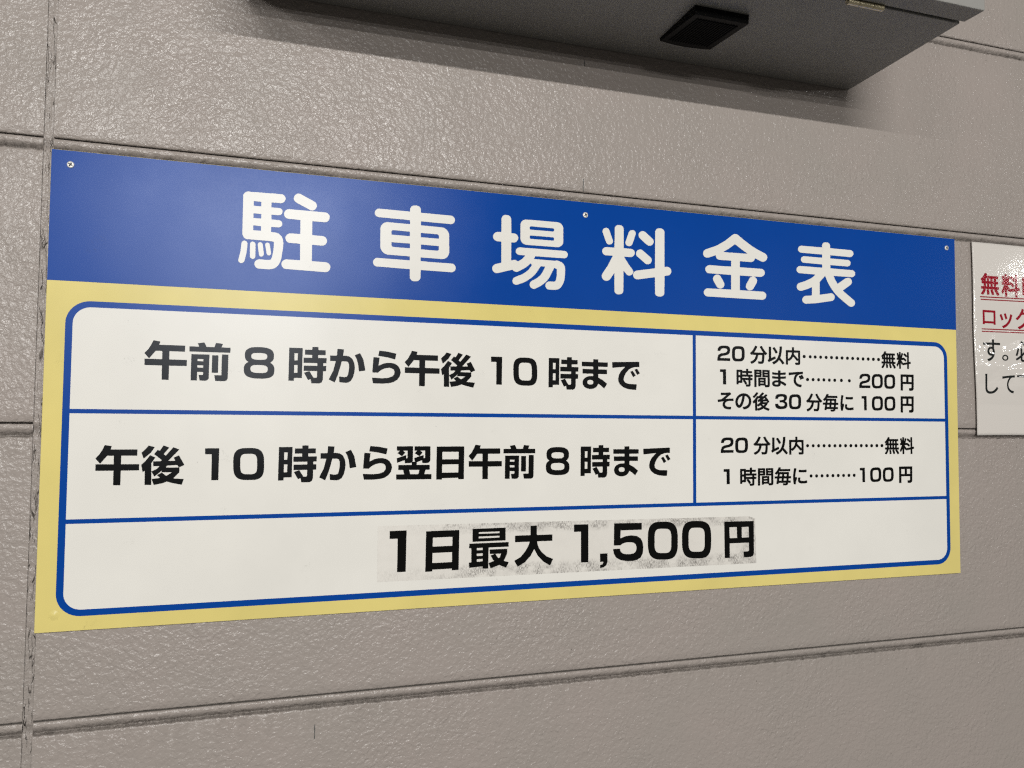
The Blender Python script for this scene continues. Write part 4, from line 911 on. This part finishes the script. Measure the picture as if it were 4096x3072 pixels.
# covered screw dimple at the bottom left corner
bm = bmesh.new(); rings = []
for k in range(7):
    t = k/6; rr = 0.0062*(1-t); yy = Y0-0.0001-0.0013*math.sin(t*math.pi/2)**1.5
    rings.append([bm.verts.new((0.0207+rr*math.cos(2*math.pi*i/28), yy, 0.0205+rr*math.sin(2*math.pi*i/28))) for i in range(28)] if k < 6 else [bm.verts.new((0.0207, yy, 0.0205))])
for a, b in zip(rings[:-1], rings[1:]):
    for i in range(28):
        bm.faces.new((a[i], a[(i+1) % 28], b[(i+1) % 28], b[i]) if len(b) > 1 else (a[i], a[(i+1) % 28], b[0]))
from_bm("screw_bump", bm, M_YELLOW, sign, True)

# ------------------------------------------------------------------ laminated notice
notice = empty("notice", (1.62, -0.003, 0.244))
tag(notice, "white laminated notice with red and black writing right of the price sign", "notice")
bm = bmesh.new()
NX, NZ = 40, 70
g = []
for i in range(NX+1):
    for j in range(NZ+1):
        u, v = i/NX, j/NZ
        xl = 1.4963-(1.4963-1.4917)*v+0.0009*math.sin(v*9)
        x = xl+(1.76-xl)*u; z = 0.2444+(0.5983-0.2444)*v+0.0006*math.sin(u*5)
        g.append(bm.verts.new((x, -0.0030, z)))
for i in range(NX):
    for j in range(NZ):
        a = i*(NZ+1)+j; bm.faces.new((g[a], g[a+NZ+1], g[a+NZ+2], g[a+1]))
ex = bmesh.ops.extrude_face_region(bm, geom=list(bm.faces))
for e in ex['geom']:
    if isinstance(e, bmesh.types.BMVert): e.co.y += 0.0012
from_bm("laminated_sheet", bm, M_PAPER, notice, True)
NL = -0.0032
for k in ('n1', 'n2'): flat_shapes("red_lettering", lettering(k), NL, M_RED, notice)
for q in UNDERLINES: flat_shapes("underline", [[(q[i], q[i+1]) for i in range(0, 8, 2)]], NL-0.00015, M_RED, notice)
for k in ('n3', 'n4'):
    flat_shapes("black_lettering", lettering(k), NL, M_NINK, notice)

# ------------------------------------------------------------------ metal cabinet above the sign
ZB = 0.8450
cab = empty("metal_cabinet", (0.72, -0.12, ZB))
tag(cab, "grey metal cabinet hanging on the wall above the sign, seen from below", "cabinet")
bm = bmesh.new()
hexa(bm, ((0.215, -0.2410, ZB), (1.2120, -0.2410, ZB), (1.2235, 0.0002, ZB), (0.222, 0.0002, ZB),
          (0.215, -0.2410, ZB+0.75), (1.2120, -0.2410, ZB+0.75), (1.2235, 0.0002, ZB+0.75), (0.222, 0.0002, ZB+0.75)))
bevel(bm, 0.0014, 2); from_bm("cabinet_body", bm, M_CAB, cab)
bm = bmesh.new(); box(bm, 0.211, 1.2140, -0.2815, -0.2470, ZB-0.0005, ZB+0.752); bevel(bm, 0.0016, 2)
door = from_bm("cabinet_door", bm, M_CAB, cab)
bm = bmesh.new(); box(bm, 0.226, 1.200, -0.2472, -0.2408, ZB+0.006, ZB+0.74); from_bm("door_gap_shade", bm, M_BLACK, cab)  # black strip standing in for the shade in the door gap
# barrel hinge in the gap
hinge = None
xh = 1.0105
for k, L in enumerate((0.0185, 0.0235, 0.0180)):
    bm = bmesh.new()
    bmesh.ops.create_cone(bm, cap_ends=True, segments=20, radius1=0.0043, radius2=0.0043, depth=L-0.0006,
                          matrix=Matrix.Translation((xh+L/2, -0.2440, ZB-0.0030)) @ Matrix.Rotation(math.pi/2, 4, 'Y'))
    if hinge is None: hinge = from_bm("hinge", bm, M_BRASS, cab, False)
    else: from_bm("hinge_knuckle", bm, M_BRASS, hinge, False)
    xh += L
# black vent cap under the cabinet with a ribbed, bowed face
vx0, vx1, vy0, vy1 = 0.8215, 0.9090, -0.1640, -0.0615
def drop(y): return 0.0045+0.0085*(vy1-y)/(vy1-vy0)          # deeper towards the front
bm = bmesh.new(); n = 12; top = []; low = []
out = [(vx0, vy0), (vx1, vy0), (vx1, vy1)] + [(vx1+(vx0-vx1)*i/n, vy1+0.0055*math.sin(math.pi*i/n)) for i in range(1, n)] + [(vx0, vy1)]
cx, cy = (vx0+vx1)/2, (vy0+vy1)/2
for (x, y) in out:
    top.append(bm.verts.new((x, y, ZB+0.0005))); low.append(bm.verts.new((cx+(x-cx)*0.985, cy+(y-cy)*0.985, ZB-drop(y))))
k = len(out)
for i in range(k): bm.faces.new((top[i], top[(i+1) % k], low[(i+1) % k], low[i]))
bm.faces.new(low); bm.faces.new(top)
vent = from_bm("vent_cap", bm, M_BLACK, cab)
bm = bmesh.new()
def rib(x0, x1, y0, y1, h):
    hexa(bm, ((x0, y0, ZB-drop(y0)-h), (x1, y0, ZB-drop(y0)-h), (x1, y1, ZB-drop(y1)-h), (x0, y1, ZB-drop(y1)-h),
              (x0, y0, ZB-drop(y0)+0.0003), (x1, y0, ZB-drop(y0)+0.0003), (x1, y1, ZB-drop(y1)+0.0003), (x0, y1, ZB-drop(y1)+0.0003)))
for i in range(15):
    x = vx0+0.012+i*(vx1-vx0-0.024)/14
    rib(x-0.0011, x+0.0011, vy0+0.012, vy1-0.010, 0.0014)
for i in range(9):
    y = vy0+0.014+i*(vy1-vy0-0.026)/8
    rib(vx0+0.010, vx1-0.010, y-0.0006, y+0.0006, 0.0009)
from_bm("vent_grille", bm, M_GRILLE, vent)
